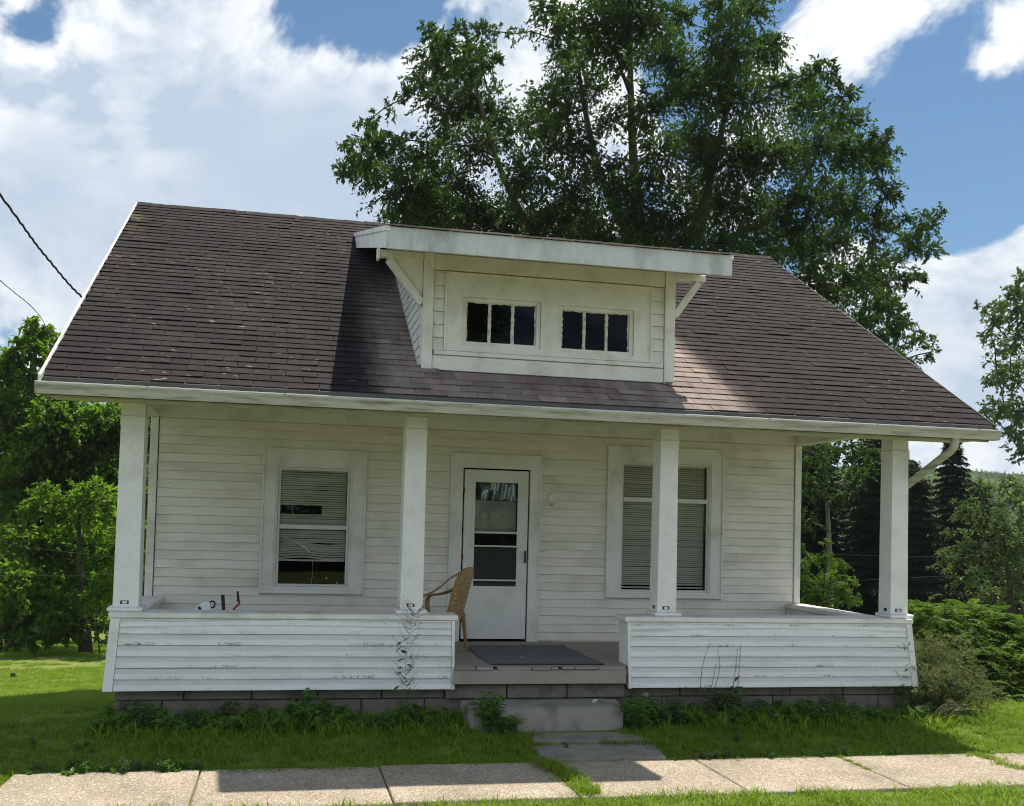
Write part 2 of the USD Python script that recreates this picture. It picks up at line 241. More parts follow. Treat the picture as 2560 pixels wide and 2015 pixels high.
# the roof: brown three-tab shingles, blackened by algae except where the dormer's flashing washes them clean, pale flecks where granules are gone
DX0, DX1, DY = 2.845, 5.555, 0.066
def shingle_look():
    n = {'g': ('geometry', {}), 't': ('attribute', dict(attribute='tone')), 'big': ('noise_texture', dict(scale=.75, detail=4.0, roughness=.6)), 'mp': ('mapping', dict(scale=(2.6, .45, .45))), 'run': ('noise_texture', dict(scale=1.5, detail=5.0, roughness=.65)),
         'gr': ('noise_texture', dict(scale=240.0, detail=2.0)), 's': ('separate_xyz', {}),
         # washed strip below and beside the dormer: widens downslope
         'wl': ('map_range', dict(range_type='smoothstep', from_min=2.05, from_max=2.6, to_min=0.0, to_max=1.0, clamp=True)), 'wr': ('map_range', dict(range_type='smoothstep', from_min=6.42, from_max=6.0, to_min=0.0, to_max=1.0, clamp=True)),
         'ysh': ('math', dict(math_type='multiply_add', value2=.16)), 'wd': ('map_range', dict(range_type='smoothstep', from_min=3.4, from_max=1.2, to_min=.15, to_max=1.0, clamp=True)),
         'w1': ('math', dict(math_type='multiply')), 'w2': ('math', dict(math_type='multiply')), 'wj': ('math', dict(math_type='multiply_add', value2=.9)), 'wjj': ('math', dict(math_type='subtract', value2=.42, use_clamp=True)),
         'dirty': ('rgb_ramp', {'ramp': [(.28, (.0125, .0096, .0110)), (.5, (.021, .0152, .0165)), (.74, (.040, .029, .0285))]}), 'clean': ('rgb_ramp', {'ramp': [(.3, (.215, .160, .150)), (.7, (.34, .275, .245))]}),
         'avg': ('mix_float', dict(fac=.45)), 'cm': ('mix_color', {}), 'tv': ('map_range', dict(from_min=0.0, from_max=1.0, to_min=.70, to_max=1.32)), 'ts': ('vector_math', dict(math_type='scale')),
         'grv': ('map_range', dict(from_min=.3, from_max=.7, to_min=.75, to_max=1.25)), 'ts2': ('vector_math', dict(math_type='scale')),
         # pale flecks
         'mpf': ('mapping', dict(scale=(9.0, 26.0, 26.0))), 'fk': ('noise_texture', dict(scale=1.0, detail=2.0, roughness=.5)), 'fkm': ('map_range', dict(range_type='smoothstep', from_min=.685, from_max=.73, to_min=0.0, to_max=1.0, clamp=True)),
         'fz': ('noise_texture', dict(scale=.8, detail=1.0)), 'fzm': ('map_range', dict(range_type='smoothstep', from_min=.42, from_max=.62, to_min=0.15, to_max=1.0, clamp=True)), 'fm': ('math', dict(math_type='multiply')), 'cf': ('mix_color', dict(b=(.33, .30, .26))),
         # moss near the gable ends high up
         'ms': ('noise_texture', dict(scale=2.6, detail=6.0, roughness=.7)), 'msm': ('map_range', dict(range_type='smoothstep', from_min=.48, from_max=.66, to_min=0.0, to_max=.9, clamp=True)), 'mx1': ('map_range', dict(range_type='smoothstep', from_min=0.15, from_max=-.55, to_min=0.0, to_max=1.0, clamp=True)), 'mx2': ('map_range', dict(range_type='smoothstep', from_min=8.2, from_max=8.95, to_min=0.0, to_max=1.0, clamp=True)),
         'mxx': ('math', dict(math_type='maximum')), 'my': ('map_range', dict(range_type='smoothstep', from_min=1.5, from_max=4.0, to_min=0.05, to_max=1.0, clamp=True)), 'mm1': ('math', dict(math_type='multiply')), 'mm2': ('math', dict(math_type='multiply')), 'cmoss': ('mix_color', dict(b=(.10, .095, .04))),
         'b': ('bump', dict(strength=.5, distance=.003)), 'p': ('principled_bsdf', dict(roughness=.92, specular_ior_level=.25))}
    l = [('g.position', x + '.vector') for x in ('big', 'mp', 'gr', 's', 'mpf', 'fz', 'ms')] + [('mp.vector', 'run.vector'), ('s.y', 'ysh.value1'), ('s.x', 'ysh.value3'), ('s.x', 'wl.value'), ('ysh.value', 'wr.value'), ('s.y', 'wd.value'),
         ('wl.result', 'w1.value1'), ('wr.result', 'w1.value2'), ('w1.value', 'w2.value1'), ('wd.result', 'w2.value2'), ('run.fac', 'wj.value1'), ('w2.value', 'wj.value3'), ('wj.value', 'wjj.value1'),
         ('big.fac', 'avg.a'), ('run.fac', 'avg.b'), ('avg.result', 'dirty.fac'), ('run.fac', 'clean.fac'), ('wmul.value', 'cm.fac'), ('dirty.color', 'cm.a'), ('clean.color', 'cm.b'),
         ('t.fac', 'tv.value'), ('cm.result', 'ts.vector1'), ('tv.result', 'ts.scale'), ('gr.fac', 'grv.value'), ('ts.vector', 'ts2.vector1'), ('grv.result', 'ts2.scale'),
         ('mpf.vector', 'fk.vector'), ('fk.fac', 'fkm.value'), ('fz.fac', 'fzm.value'), ('fkm.result', 'fm.value1'), ('fzm.result', 'fm.value2'), ('fm.value', 'cf.fac'), ('ts2.vector', 'cf.a'),
         ('ms.fac', 'msm.value'), ('s.x', 'mx1.value'), ('s.x', 'mx2.value'), ('mx1.result', 'mxx.value1'), ('mx2.result', 'mxx.value2'), ('s.y', 'my.value'), ('mxx.value', 'mm1.value1'), ('my.result', 'mm1.value2'), ('mm1.value', 'mm2.value1'), ('msm.result', 'mm2.value2'), ('mm2.value', 'cmoss.fac'), ('cf.result', 'cmoss.a'),
         ('gr.fac', 'b.height'), ('b.normal', 'p.normal'), ('cmoss.result', 'p.base_color')]
    n['wmul'] = ('math', dict(math_type='multiply', use_clamp=True)); l += [('wjj.value', 'wmul.value1'), ('w2.value', 'wmul.value2')]
    return M('shingle_look', n, l, 'p.BSDF')
MAT['shingle'] = shingle_look()

def glass_look(name='pane_look', tint=(.92, .94, .92), ior=1.42):
    n = {'f': ('fresnel', dict(IOR=ior)), 't': ('transparent_bsdf', dict(color=tint)), 'g': ('glossy_bsdf', dict(color=(.95, .97, 1.0), roughness=.015)), 'm': ('mix_closure', {})}
    return M(name, n, [('f.fac', 'm.fac'), ('t.BSDF', 'm.closure1'), ('g.BSDF', 'm.closure2')], 'm.closure')
MAT['glass'] = glass_look(); MAT['old_glass'] = glass_look('old_pane_look', (.5, .52, .55), 1.26); MAT['dusty'] = glass_look('dusty_pane_look', (.45, .47, .46))
def leaf_look(name, cols, trans, tw=.45, gloss=.25, rough=.45, scale=.5):
    """Leaves: colour differs from leaf to leaf and from bough to bough; light shines through."""
    n = {'g': ('geometry', {}), 'nz': ('noise_texture', dict(scale=scale, detail=2.0)), 'mixr': ('mix_float', dict(fac=.6)), 'r': ('rgb_ramp', {'ramp': [(.15, cols[0]), (.5, cols[1]), (.85, cols[2])]}),
         'tr': ('mix_color', dict(blend_type='multiply', fac=1.0, b=trans, use_clamp=False)), 'p': ('principled_bsdf', dict(roughness=rough, specular_ior_level=gloss)), 't': ('translucent_bsdf', {}), 'm': ('mix_closure', dict(fac=tw))}
    l = [('g.position', 'nz.vector'), ('nz.fac', 'mixr.a'), ('g.random_per_island', 'mixr.b'), ('mixr.result', 'r.fac'), ('r.color', 'p.base_color'), ('r.color', 'tr.a'), ('tr.result', 't.color'), ('p.BSDF', 'm.closure1'), ('t.BSDF', 'm.closure2')]
    return M(name, n, l, 'm.closure')
MAT['maple'] = leaf_look('dark_leaf_look', [(.036, .062, .018), (.060, .102, .025), (.105, .155, .038)], (1.5, 1.9, .75), .5, .3)
MAT['lime'] = leaf_look('bright_leaf_look', [(.080, .130, .020), (.165, .230, .029), (.31, .345, .05)], (1.6, 2.0, .7), .66, .3)
MAT['pale'] = leaf_look('pale_leaf_look', [(.09, .13, .052), (.135, .18, .07), (.20, .235, .10)], (1.4, 1.6, .8), .42, .35)
MAT['spruce'] = leaf_look('spruce_needle_look', [(.016, .030, .014), (.026, .044, .020), (.040, .060, .026)], (1.2, 1.4, .8), .15, .15)
MAT['sumac'] = leaf_look('sumac_leaf_look', [(.095, .165, .022), (.16, .225, .028), (.34, .31, .035)], (1.5, 1.7, .6), .4, .3, scale=1.4)
MAT['feather'] = leaf_look('feathery_weed_look', [(.15, .175, .085), (.21, .225, .115), (.30, .28, .16)], (1.3, 1.4, .8), .3, .1)
MAT['weed'] = leaf_look('weed_leaf_look', [(.10, .20, .034), (.16, .29, .05), (.26, .36, .085)], (1.3, 1.5, .7), .38, .25, scale=3)
MAT['weed_dark'] = leaf_look('dark_weed_look', [(.085, .13, .05), (.12, .16, .06), (.19, .185, .09)], (1.2, 1.4, .8), .25, .25, scale=3)
MAT['sprout'] = leaf_look('pale_sprout_look', [(.12, .19, .05), (.16, .24, .07), (.24, .32, .12)], (1.4, 1.6, .9), .4, .3, scale=3)
def grass_look(name, cols, trans):
    n = {'o': ('object_info', {}), 'g': ('geometry', {}), 'nz': ('noise_texture', dict(scale=1.3, detail=4.0, roughness=.6)), 'mixr': ('mix_float', dict(fac=.45)), 'r': ('rgb_ramp', {'ramp': [(.15, cols[0]), (.5, cols[1]), (.85, cols[2])]}),
         'tr': ('mix_color', dict(blend_type='multiply', fac=1.0, b=trans, use_clamp=False)), 'p': ('principled_bsdf', dict(roughness=.5, specular_ior_level=.25)), 't': ('translucent_bsdf', {}), 'm': ('mix_closure', dict(fac=.5))}
    l = [('g.position', 'nz.vector'), ('nz.fac', 'mixr.a'), ('g.random_per_island', 'mixr.b'), ('mixr.result', 'r.fac'), ('r.color', 'p.base_color'), ('r.color', 'tr.a'), ('tr.result', 't.color'), ('p.BSDF', 'm.closure1'), ('t.BSDF', 'm.closure2')]
    return M(name, n, l, 'm.closure')
MAT['grass'] = grass_look('grass_look', [(.18, .285, .024), (.265, .385, .036), (.41, .46, .075)], (1.2, 1.2, .7))

# ------------------------------------------------------------------ terrain
def terrain(x, y):
    x, y = np.asarray(x, float), np.asarray(y, float)
    z = -.03 + .11 * smoothstep(-1.45, -.3, y)
    z = z + np.interp(y, [-1e4, .2, 1.2, 8, 10, 16, 17.5, 28, 44, 1e4], [0, 0, -.09, -1.16, -1.32, -1.66, -1.80, -3.05, -4.6, -4.6])
    z = z + .15 * smoothstep(-2.5, -4.6, y)
    z = z - .012 * smoothstep(-4.4, -4.7, y) * (1 - smoothstep(-10.8, -11.2, y)) * 4
    z = z + .9 * smoothstep(-11, -22, y) + 2.5 * smoothstep(-22, -80, y)
    r = np.hypot(x, y)
    hill = smoothstep(160, 480, y) * (27 + 12 * np.sin(x * .006 + .6) + 5 * np.sin(x * .021))
    z = z + hill + .35 * (meshkit.fbm(np.stack([x * .08, y * .08, 0 * x], -1), 3, 5) - .5) * smoothstep(6, 16, np.abs(y + 2))
    return z
def axis_steps(edges):  # [(from, to, step)]
    a = [np.arange(p, q, s) for p, q, s in edges]; return np.concatenate(a + [[edges[-1][1]]])
gx = axis_steps([(-900, -120, 40), (-120, -20, 5), (-20, 24, .5), (24, 120, 5), (120, 900, 30)])
gy = axis_steps([(-400, -80, 20), (-80, -14, 3), (-14, 8, .18), (8, 45, 1.0), (45, 150, 6), (150, 700, 14)])
GX, GY = np.meshgrid(gx, gy, indexing='ij'); GZ = terrain(GX, GY)
i, j = np.meshgrid(np.arange(len(gx) - 1), np.arange(len(gy) - 1), indexing='ij'); ny = len(gy)
gf = np.stack([i * ny + j, (i + 1) * ny + j, (i + 1) * ny + j + 1, i * ny + j + 1], -1).reshape(-1, 4)
tag(obj('lawn_ground', MB().add(np.stack([GX, GY, GZ], -1).reshape(-1, 3), gf).mesh(), MAT['soil'], smooth=True), 'grassy ground of the yard, falling away behind the house into wooded hills', 'ground', kind='structure')
tag(obj('road', MB().box(-120, -10.7, .0, 120, -4.75, .085), MAT['asphalt']), 'dark asphalt street in front of the sidewalk', 'road', kind='structure')

# the sidewalk: slabs 1.4 m long with joints between
sw = thing('sidewalk', 'pale concrete sidewalk of exposed pebble slabs along the front lawn', 'sidewalk', kind='structure')
jx = [-8.9, -7.5, -6.1, -4.7, -3.3, -.56 - 1.4 + .1, -.50, .915, 2.365, 3.79, 5.185, 6.585, 7.99, 9.39, 10.8, 12.2, 13.6, 15.0]
for k in range(len(jx) - 1):
    a, b = jx[k] + .006, jx[k + 1] - .006; dz = random.uniform(-.004, .006); tl = random.uniform(-.004, .004)
    if b < -.45: continue
    yf = -1.44 + .012 * math.sin(k * 2.1); yn = -2.48
    p = [(a, yn), (b, yn), (b, yf), (a, yf)]
    m = MB(); bb = .008
    m.hull([(x, y, -.1) for x, y in p] + [(x, y, dz + tl - bb) for x, y in p] + [(x + (bb if x == a else -bb), y + (bb if y == yn else -bb), dz + tl) for x, y in p])
    obj('sidewalk_slab', m, MAT['sidewalk'], sw)
fw = thing('front_walk', 'short walk of worn, sunken concrete slabs from the sidewalk to the porch step', 'path', kind='structure')
for pts, z in (([(3.80, -1.43), (4.92, -1.43), (4.98, -1.02), (4.6, -.97), (4.2, -.93), (3.82, -1.0)], .035), ([(3.86, -.90), (4.3, -.87), (4.95, -.93), (4.90, -.60), (3.84, -.58)], .062)):
    m = MB(); P = Polygon(pts); q = P.buffer(-.015)
    m.hull([(x, y, z - .12) for x, y in P.exterior.coords] + [(x, y, z - .012) for x, y in P.exterior.coords] + [(x, y, z) for x, y in q.exterior.coords])
    obj('path_slab', m, MAT['slab'], fw)

# ------------------------------------------------------------------ the house
house = thing('house', 'small white clapboard bungalow with brown shingle roof, dormer and front porch', 'house')
YE, ZE, YR, ZR, XL, XR = -.493, 3.253, 4.38, 6.425, -.649, 9.013
MR = (ZR - ZE) / (YR - YE); LSL = math.hypot(YR - YE, ZR - ZE); SY, SZ = (YR - YE) / LSL, (ZR - ZE) / LSL   # along the slope
NY, NZ = -SZ, SY
YB = 2 * YR - YE
def roof_z(y): return ZE + MR * (y - YE)
def rp(s, h, x): return (x, YE + SY * s + NY * h, ZE + SZ * s + NZ * h)   # s up the slope, h above the roof plane
D = 1.83; XW0, XW1 = 0.0, 8.111; ZF = .62; ZT = 3.36
# roof deck: two planes
m = MB(); t = .02
m.prism([(YE, ZE - t), (YR, ZR - t), (YB, ZE - t), (YB, ZE - t - .14), (YR, ZR - t - .16), (YE, ZE - t - .14)], 0, XL + .02, XR - .02)
roof = obj('roof', m, MAT['shingle'], house, tone=np.full(m.n, .4))
# rear shingle skin as one sheet (never seen), front shingles one by one
ROWS = 43; EXPO = LSL / ROWS; TAB = .305
def tab_mesh(x0, x1, s0, lift, skew):
    L = EXPO + .05; th = .005
    p = [rp(s0 + skew[0], lift, x0), rp(s0 + skew[1], lift + skew[2], x1), rp(s0 + L, .0, x1), rp(s0 + L, .0, x0)]
    q = [rp(s0 + skew[0], lift + th, x0), rp(s0 + skew[1], lift + th + skew[2], x1), rp(s0 + L, .004, x1), rp(s0 + L, .004, x0)]
    return np.array(p + q)
rest = MB(); rest_tone = []; big = 0
rr = random.Random(3)
for r in range(ROWS):
    s0 = r * EXPO; off = (r % 2) * TAB / 2 + rr.uniform(-.02, .02); ymid = YE + SY * (s0 + EXPO / 2)
    wav = rr.uniform(-.003, .003); x = XL - off
    while x < XR - .01:
        a, b = max(x + .0026, XL), min(x + TAB - .0026, XR); x += TAB
        if b - a < .03: continue
        if ymid > DY - .05 and a > DX0 + .02 and b < DX1 - .02 and ymid < 3.2: continue
        lift = .012 + max(-.002, rr.gauss(0, .002)); curl = rr.gauss(0, .0022)
        if rr.random() < .025: lift += .005
        v = tab_mesh(a, b, s0, lift, (wav + rr.gauss(0, .002), wav + rr.gauss(0, .002), curl)); tone = min(1, max(0, rr.gauss(.5, .2)))
        if rr.random() < .04: tone = rr.choice((.0, 1.0))
        if r < 9 and big < 300:
            big += 1; mm = MB().hexa(v); obj('roof_shingle', mm, MAT['shingle'], roof, tone=np.full(8, tone))
        else:
            rest.hexa(v); rest_tone += [tone] * 8
obj('roof_shingles_above', rest, MAT['shingle'], roof, kind='stuff', tone=rest_tone)
x = XL
while x < XR:                                                        # ridge caps
    b = min(x + .16, XR); m = MB(); h = .012 + rr.uniform(0, .006); dz = rr.gauss(0, .003)
    m.hull([(xx, YR + sy * .13, ZR - .13 * MR + h + dz + e) for xx in (x, b + .03) for sy in (-1, 1) for e in (0, .008)] + [(xx, YR, ZR + h + dz + e) for xx in (x, b + .03) for e in (0, .008)])
    obj('ridge_cap', m, MAT['shingle'], roof, tone=np.full(m.n, rr.uniform(.5, 1.0))); x += .145
for xa, xb, up_, mt_ in ((XL - .026, XL + .0, .012, 'trim'), (XR + .0, XR + .012, .004, 'drip')):           # white rake at the left gable, grey metal edge at the right
    m = MB()
    m.prism([(YE - .03, ZE + up_), (YR, ZR + up_ + .004), (YB, ZE), (YB, ZE - .17), (YR, ZR - .17), (YE - .03, ZE - .15)], 0, xa, xb)
    obj('rake_board', m, MAT[mt_], house)
m = MB(); m.prism([(YE - .02, ZE - .075), (YE - .02, ZE - .006), (YE + .05, ZE + .035), (YE + .05, ZE - .03)], 0, XL + .02, XR - .02); obj('drip_edge', m, MAT['drip'], house)
# gutter (K profile), its bead and hangers
gz = 3.198; gy = YE - .045
prof = [(gy - .0, gz), (gy - .012, gz), (gy - .014, gz - .018), (gy + .004, gz - .045), (gy + .012, gz - .085), (gy + .016, gz - .10), (gy + .10, gz - .10), (gy + .10, gz), (gy + .094, gz), (gy + .094, gz - .094), (gy + .02, gz - .094), (gy + .008, gz - .03)]
m = MB(); m.prism(prof, 0, XL - .045, XR + .06)
for xx in (XL - .045, XR + .06): m.prism([(gy - .01, gz - .004), (gy + .012, gz - .098), (gy + .098, gz - .098), (gy + .098, gz - .004)], 0, xx - .002, xx + .002)
gut = obj('gutter', m, MAT['gutter'], house)
obj('gutter_bead', MB().tube([(XL - .045, gy - .006, gz), (XR + .06, gy - .006, gz)], .008, 8), MAT['metal'], gut)
for xx in np.arange(XL + .9, XR, 1.22): obj('gutter_seam', MB().box(xx, gy - .018, gz - .02, xx + .02, gy - .004, gz + .006), MAT['gutter'], gut)
obj('eave_fascia', MB().box(XL, YE + .06, ZE - .17, XR, YE + .085, ZE - .012), MAT['gutter'], house)
obj('eave_soffit', MB().box(XL + .01, YE + .085, ZE - .145, XR - .01, .05, ZE - .125), MAT['ceiling'], house)
# downspout: outlet, elbow, slanting run to the corner column, then down behind it
m = MB(); m.tube(np.vstack([[(8.555, -.485, 3.11)], smooth_path([(8.557, -.48, 3.04), (8.553, -.45, 2.985), (8.535, -.37, 2.93)], 6), [(8.43, .25, 2.55)]]), .042, 12)
ds = obj('downspout', m, MAT['gutter'], house, smooth=40)
m = MB(); m.tube([(8.432, .245, 2.56), (8.37, .31, 2.44), (8.345, .315, 2.3), (8.345, .315, 1.2)], .034, 10); obj('lower_pipe', m, MAT['gutter'], ds, smooth=40)
m = MB(); m.tube([(8.36, .02, .42), (8.36, .0, .1)], .03, 10); m.box(8.35, .0, .04, 8.40, .03, .43); obj('pipe_end', m, MAT['gutter'], ds)

# main walls: backing around the openings, gables, rear
WL, WR, DR = (1.268, 2.458, 1.173, 2.858), (5.485, 7.027, 1.173, 3.06), (3.496, 4.611, ZF, 2.887)   # x0, x1, z0, z1 of each casing
HOLES = [(1.41, 2.31, 1.22, 2.68), (5.645, 6.87, 1.22, 2.89), (3.64, 4.48, ZF, 2.72)]
wallp = sbox(XW0, ZF - .2, XW1, ZT + .25)
for h in HOLES: wallp = wallp.difference(sbox(h[0], h[2], h[1], h[3]))
tm = trimesh.creation.extrude_polygon(wallp, .12, engine='earcut'); v = tm.vertices
front = obj('front_wall', (np.stack([v[:, 0], D + .02 + v[:, 2], v[:, 1]], 1), tm.faces[:, ::-1]), MAT['inside'], house)
BE = .1015; b0 = 1.242
rows = b0 + BE * np.arange(-7, 20)
def board(x0, x1, z0, z1, yb, mat, parent, t=.012, name='siding_board', slope=0.0, bow=0.0, n=None, seed=0, bow_top=None, groove=.0032):
    """One lap board facing -y: thick at its lower edge, tucked under the next; slightly uneven along its length."""
    n = n or max(2, int((x1 - x0) / .35)); xs = np.linspace(x0, x1, n + 1); rg = np.random.default_rng(seed)
    wob = np.interp(xs, np.linspace(x0 - .01, x1 + .01, 5), rg.normal(0, .0012, 5)); wy = np.interp(xs, np.linspace(x0 - .01, x1 + .01, 6), rg.normal(0, .0012, 6))
    q = np.clip((xs - x0) / max(x1 - x0, 1e-6), 0, 1); bw = bow * np.sin(np.pi * q); bt = bw if bow_top is None else bow_top * np.sin(np.pi * q)
    lo, hi = z0 + wob + bw, z1 + wob + .012 + bt
    yf = lambda z: yb + slope * (z - z0)
    g = groove
    P = [np.stack([xs, yf(z0) - t + wy, lo], 1), np.stack([xs, yf(z0) - t + wy - .0008, lo + .006], 1), np.stack([xs, yf(z0) - t * .62 + wy, lo + (z1 - z0) * .5], 1), np.stack([xs, yf(z1) - .004 + wy, hi - .012 - g], 1), np.stack([xs, yf(z1) + .010 + 0 * xs, hi - .012 - g * .45], 1), np.stack([xs, yf(z1) + .012 + 0 * xs, hi - .004], 1), np.stack([xs, yf(z1) + .016 + 0 * xs, hi - .004], 1), np.stack([xs, yf(z0) + .004 + 0 * xs, lo], 1)]
    v = np.stack(P, 1).reshape(-1, 3); k = len(P); f = []
    for a in range(n):
        for b in range(k):
            c = (b + 1) % k; f.append((a * k + b, a * k + c, (a + 1) * k + c, (a + 1) * k + b))
    f = np.array(f)[:, ::-1]; f = np.vstack([f[:, [0, 1, 2]], f[:, [0, 2, 3]], [[0, b, b + 1] for b in range(1, k - 1)], [[n * k, n * k + b + 1, n * k + b] for b in range(1, k - 1)]])
    return obj(name, (v, f), mat, parent)
for q, z0 in enumerate(rows):
    z1 = z0 + BE
    lo, hi = max(z0, ZF - .01), min(z1, 3.165)
    if hi - lo < .015: continue
    segs = [(XW0 + .085, XW1 - .085)]; extra = []
    for h in (WL, WR, DR):
        if z0 < h[2] - .015 < z1 and h[2] > 1: extra.append((h[0] - .004, h[1] + .004, lo, h[2] - .006))
        if z0 < h[3] < z1 - .015: extra.append((h[0] - .004, h[1] + .004, h[3] + .014, hi))
        if z1 > h[2] + .004 and z0 < h[3] - .004:
            segs = [s for a, b in segs for s in ((a, min(b, h[0] - .004)), (max(a, h[1] + .004), b)) if s[1] - s[0] > .02]
    for a, b in segs: board(a, b, lo, hi, D, MAT['wall' if (q * 7) % 3 else 'wall2'], front, seed=q * 10 + int(a))
    for a, b, c, d in extra: board(a, b, c, d, D, MAT['wall' if (q * 7) % 3 else 'wall2'], front, seed=q * 10 + 7, t=.012)
obj('frieze_board', MB().cbox(XW0 - .0, D - .022, 3.172, XW1, D + .03, ZT - .004), MAT['trim'], house)
for x0, x1 in ((XW0 - .012, XW0 + .075), (XW1 - .075, XW1 + .012)): obj('corner_board', MB().cbox(x0, D - .024, ZF - .12, x1, D + .05, 3.168), MAT['trim'], house)
gab = [(D + .03, ZF - .3), (D + .03, roof_z(D) - .17), (YR, ZR - .19), (YB - 2.3, roof_z(D) - .17), (YB - 2.3, -1.2), (D + .03, -1.2)]
for x0, x1 in ((XW0, XW0 + .12), (XW1 - .12, XW1)): obj('side_wall', MB().prism([(D + .14, ZF - .7), (D + .14, roof_z(D + .14) - .18), (YR, ZR - .20), (YB - 2.3, roof_z(D) - .18), (YB - 2.3, -.9)], 0, x0, x1), MAT['wall'], house)
obj('rear_wall', MB().box(XW0 + .12, YB - 2.42, -.9, XW1 - .12, YB - 2.3, roof_z(D) - .18), MAT['wall'], house)
obj('inside_floor', MB().box(XW0 + .13, D + .145, ZF - .1, XW1 - .13, YB - 2.43, ZF), MAT['inside'], house)
obj('inside_ceiling', MB().box(XW0 + .13, D + .145, 3.2, XW1 - .13, YB - 2.43, 3.3), MAT['inside'], house)
obj('inside_partition', MB().box(XW0 + .13, 4.6, ZF, XW1 - .13, 4.7, 3.2), MAT['inside'], house)
# porch: ceiling, beams, floor
obj('porch_ceiling', MB().box(XL + .3, .06, ZT + .0, XR - .3, D + .015, ZT + .02), MAT['ceiling'], house)
obj('porch_beam', MB().cbox(-.06, .05, 3.19, 8.39, .23, ZT - .003), MAT['trim'], house)
for x0, x1 in ((-.05, .09), (8.03, 8.17)): obj('porch_beam', MB().cbox(x0, .235, 3.175, x1, D - .026, ZT - .003), MAT['trim'], house)
obj('porch_soffit_end', MB().box(XL + .01, .06, 3.40, XL + .30, D, 3.42), MAT['ceiling'], house)
fl = obj('porch_floor', MB().box(.0, -.08, ZF - .05, 8.2, D + .01, ZF - .008), MAT['floor'], house)
yb = -.08
pf = random.Random(5)
for k in range(14):                                                  # floor boards run along the front, in view between the parapets
    y0, y1 = yb + k * .137, yb + (k + 1) * .137 - .003
    obj('floor_board', MB().cbox(.26, y0, ZF - .03, 8.1, min(y1, D - .002), ZF + pf.uniform(-.001, .001), .003), MAT['floor'], fl)
xs = [3.225, 3.45, 3.62, 3.665, 4.02, 4.22, 4.30, 4.34, 4.47, 4.72, 5.02]
for a, b in zip(xs[:-1], xs[1:]):                                    # broken nosing in pieces
    if abs(b - a) < .05: continue
    obj('nosing_piece', MB().cbox(a + .003, -.165 + pf.uniform(0, .018), ZF - .032 + pf.uniform(-.004, .004), b - .004, -.083, ZF + pf.uniform(-.005, .002), .006), MAT['riser'], fl)
obj('porch_riser', MB().cbox(3.222, -.15, .447, 5.024, -.11, ZF - .034), MAT['riser'], house)

# porch parapets: lap boards on a flared core, cap, corner boards
PZ0, PZ1 = .397, 1.066; yt, ybm = -.04, -.113; SL = (yt - ybm) / (PZ1 - PZ0)
def parapet(xa, xb, fl_a, fl_b, corner_a, corner_b, seed):
    pa, pb = xa - fl_a, xb + fl_b                                     # lower ends, flared
    m = MB(); m.hull([(pa + .01, ybm + .014, PZ0 + .01), (pb - .01, ybm + .014, PZ0 + .01), (pb - .01, .20, PZ0 + .01), (pa + .01, .20, PZ0 + .01), (xa + .01, yt + .014, PZ1), (xb - .01, yt + .014, PZ1), (xb - .01, .22, PZ1), (xa + .01, .22, PZ1)])
    w = obj('porch_wall', m, MAT['trim'], house)
    ca, cb = (.088 if corner_a else .03), (.07 if corner_b else .03)
    zs = [PZ0 + .1052 * k for k in range(6)] + [1.005, PZ1]
    for k in range(len(zs) - 1):
        z0, z1 = zs[k], zs[k + 1]; fz = 1 - ((z0 + z1) / 2 - PZ0) / (PZ1 - PZ0)
        a, b = xa - fl_a * fz + ca + .003, xb + fl_b * fz - cb - .003
        top = k >= 5
        board(a, b, z0 - (.02 if k == 6 else 0), z1, ybm + SL * (z0 - PZ0), MAT['parapet'], w, t=.013, groove=.0045, slope=SL, seed=seed + k, bow=(.022 if k == 6 else 0), bow_top=(.022 if k == 5 else 0), n=12)
    for s, x_t, x_b, c in ((1, xa, pa, ca), (-1, xb, pb, cb)):
        m = MB(); m.hull([(x_b, ybm - .019, PZ0 - .004), (x_b + s * c, ybm - .019, PZ0 - .004), (x_b, ybm + .03, PZ0 - .004), (x_b + s * c, ybm + .03, PZ0 - .004), (x_t, yt - .019, PZ1), (x_t + s * c, yt - .019, PZ1), (x_t, yt + .03, PZ1), (x_t + s * c, yt + .03, PZ1)])
        obj('corner_board', m, MAT['trim'], w)
    obj('bed_strip', MB().cbox(xa + .02, yt - .012, PZ1 - .018, xb - .02, yt + .02, PZ1 + .0), MAT['trim'], w)
    return w
w1 = parapet(-.057, 3.235, .034, .0, True, False, 100); w2 = parapet(5.062, 8.373, .0, .034, False, True, 200)
obj('wall_cap', MB().cbox(-.075, -.062, 1.068, 3.268, .255, 1.123, .008), MAT['trim'], w1)
obj('wall_cap', MB().cbox(5.035, -.062, 1.068, 8.392, .255, 1.123, .008), MAT['trim'], w2)
for x0, x1, wn in ((-.05, .20, w1), (7.92, 8.16, w2)):
    sidew = obj('side_porch_wall', MB().box(x0 + .02, .222, .40, x1 - .02, D - .03, 1.066), MAT['trim'], house)
    obj('wall_cap', MB().cbox(x0 - .02, .258, 1.068, x1 + .02, D - .03, 1.121, .008), MAT['trim'], sidew)
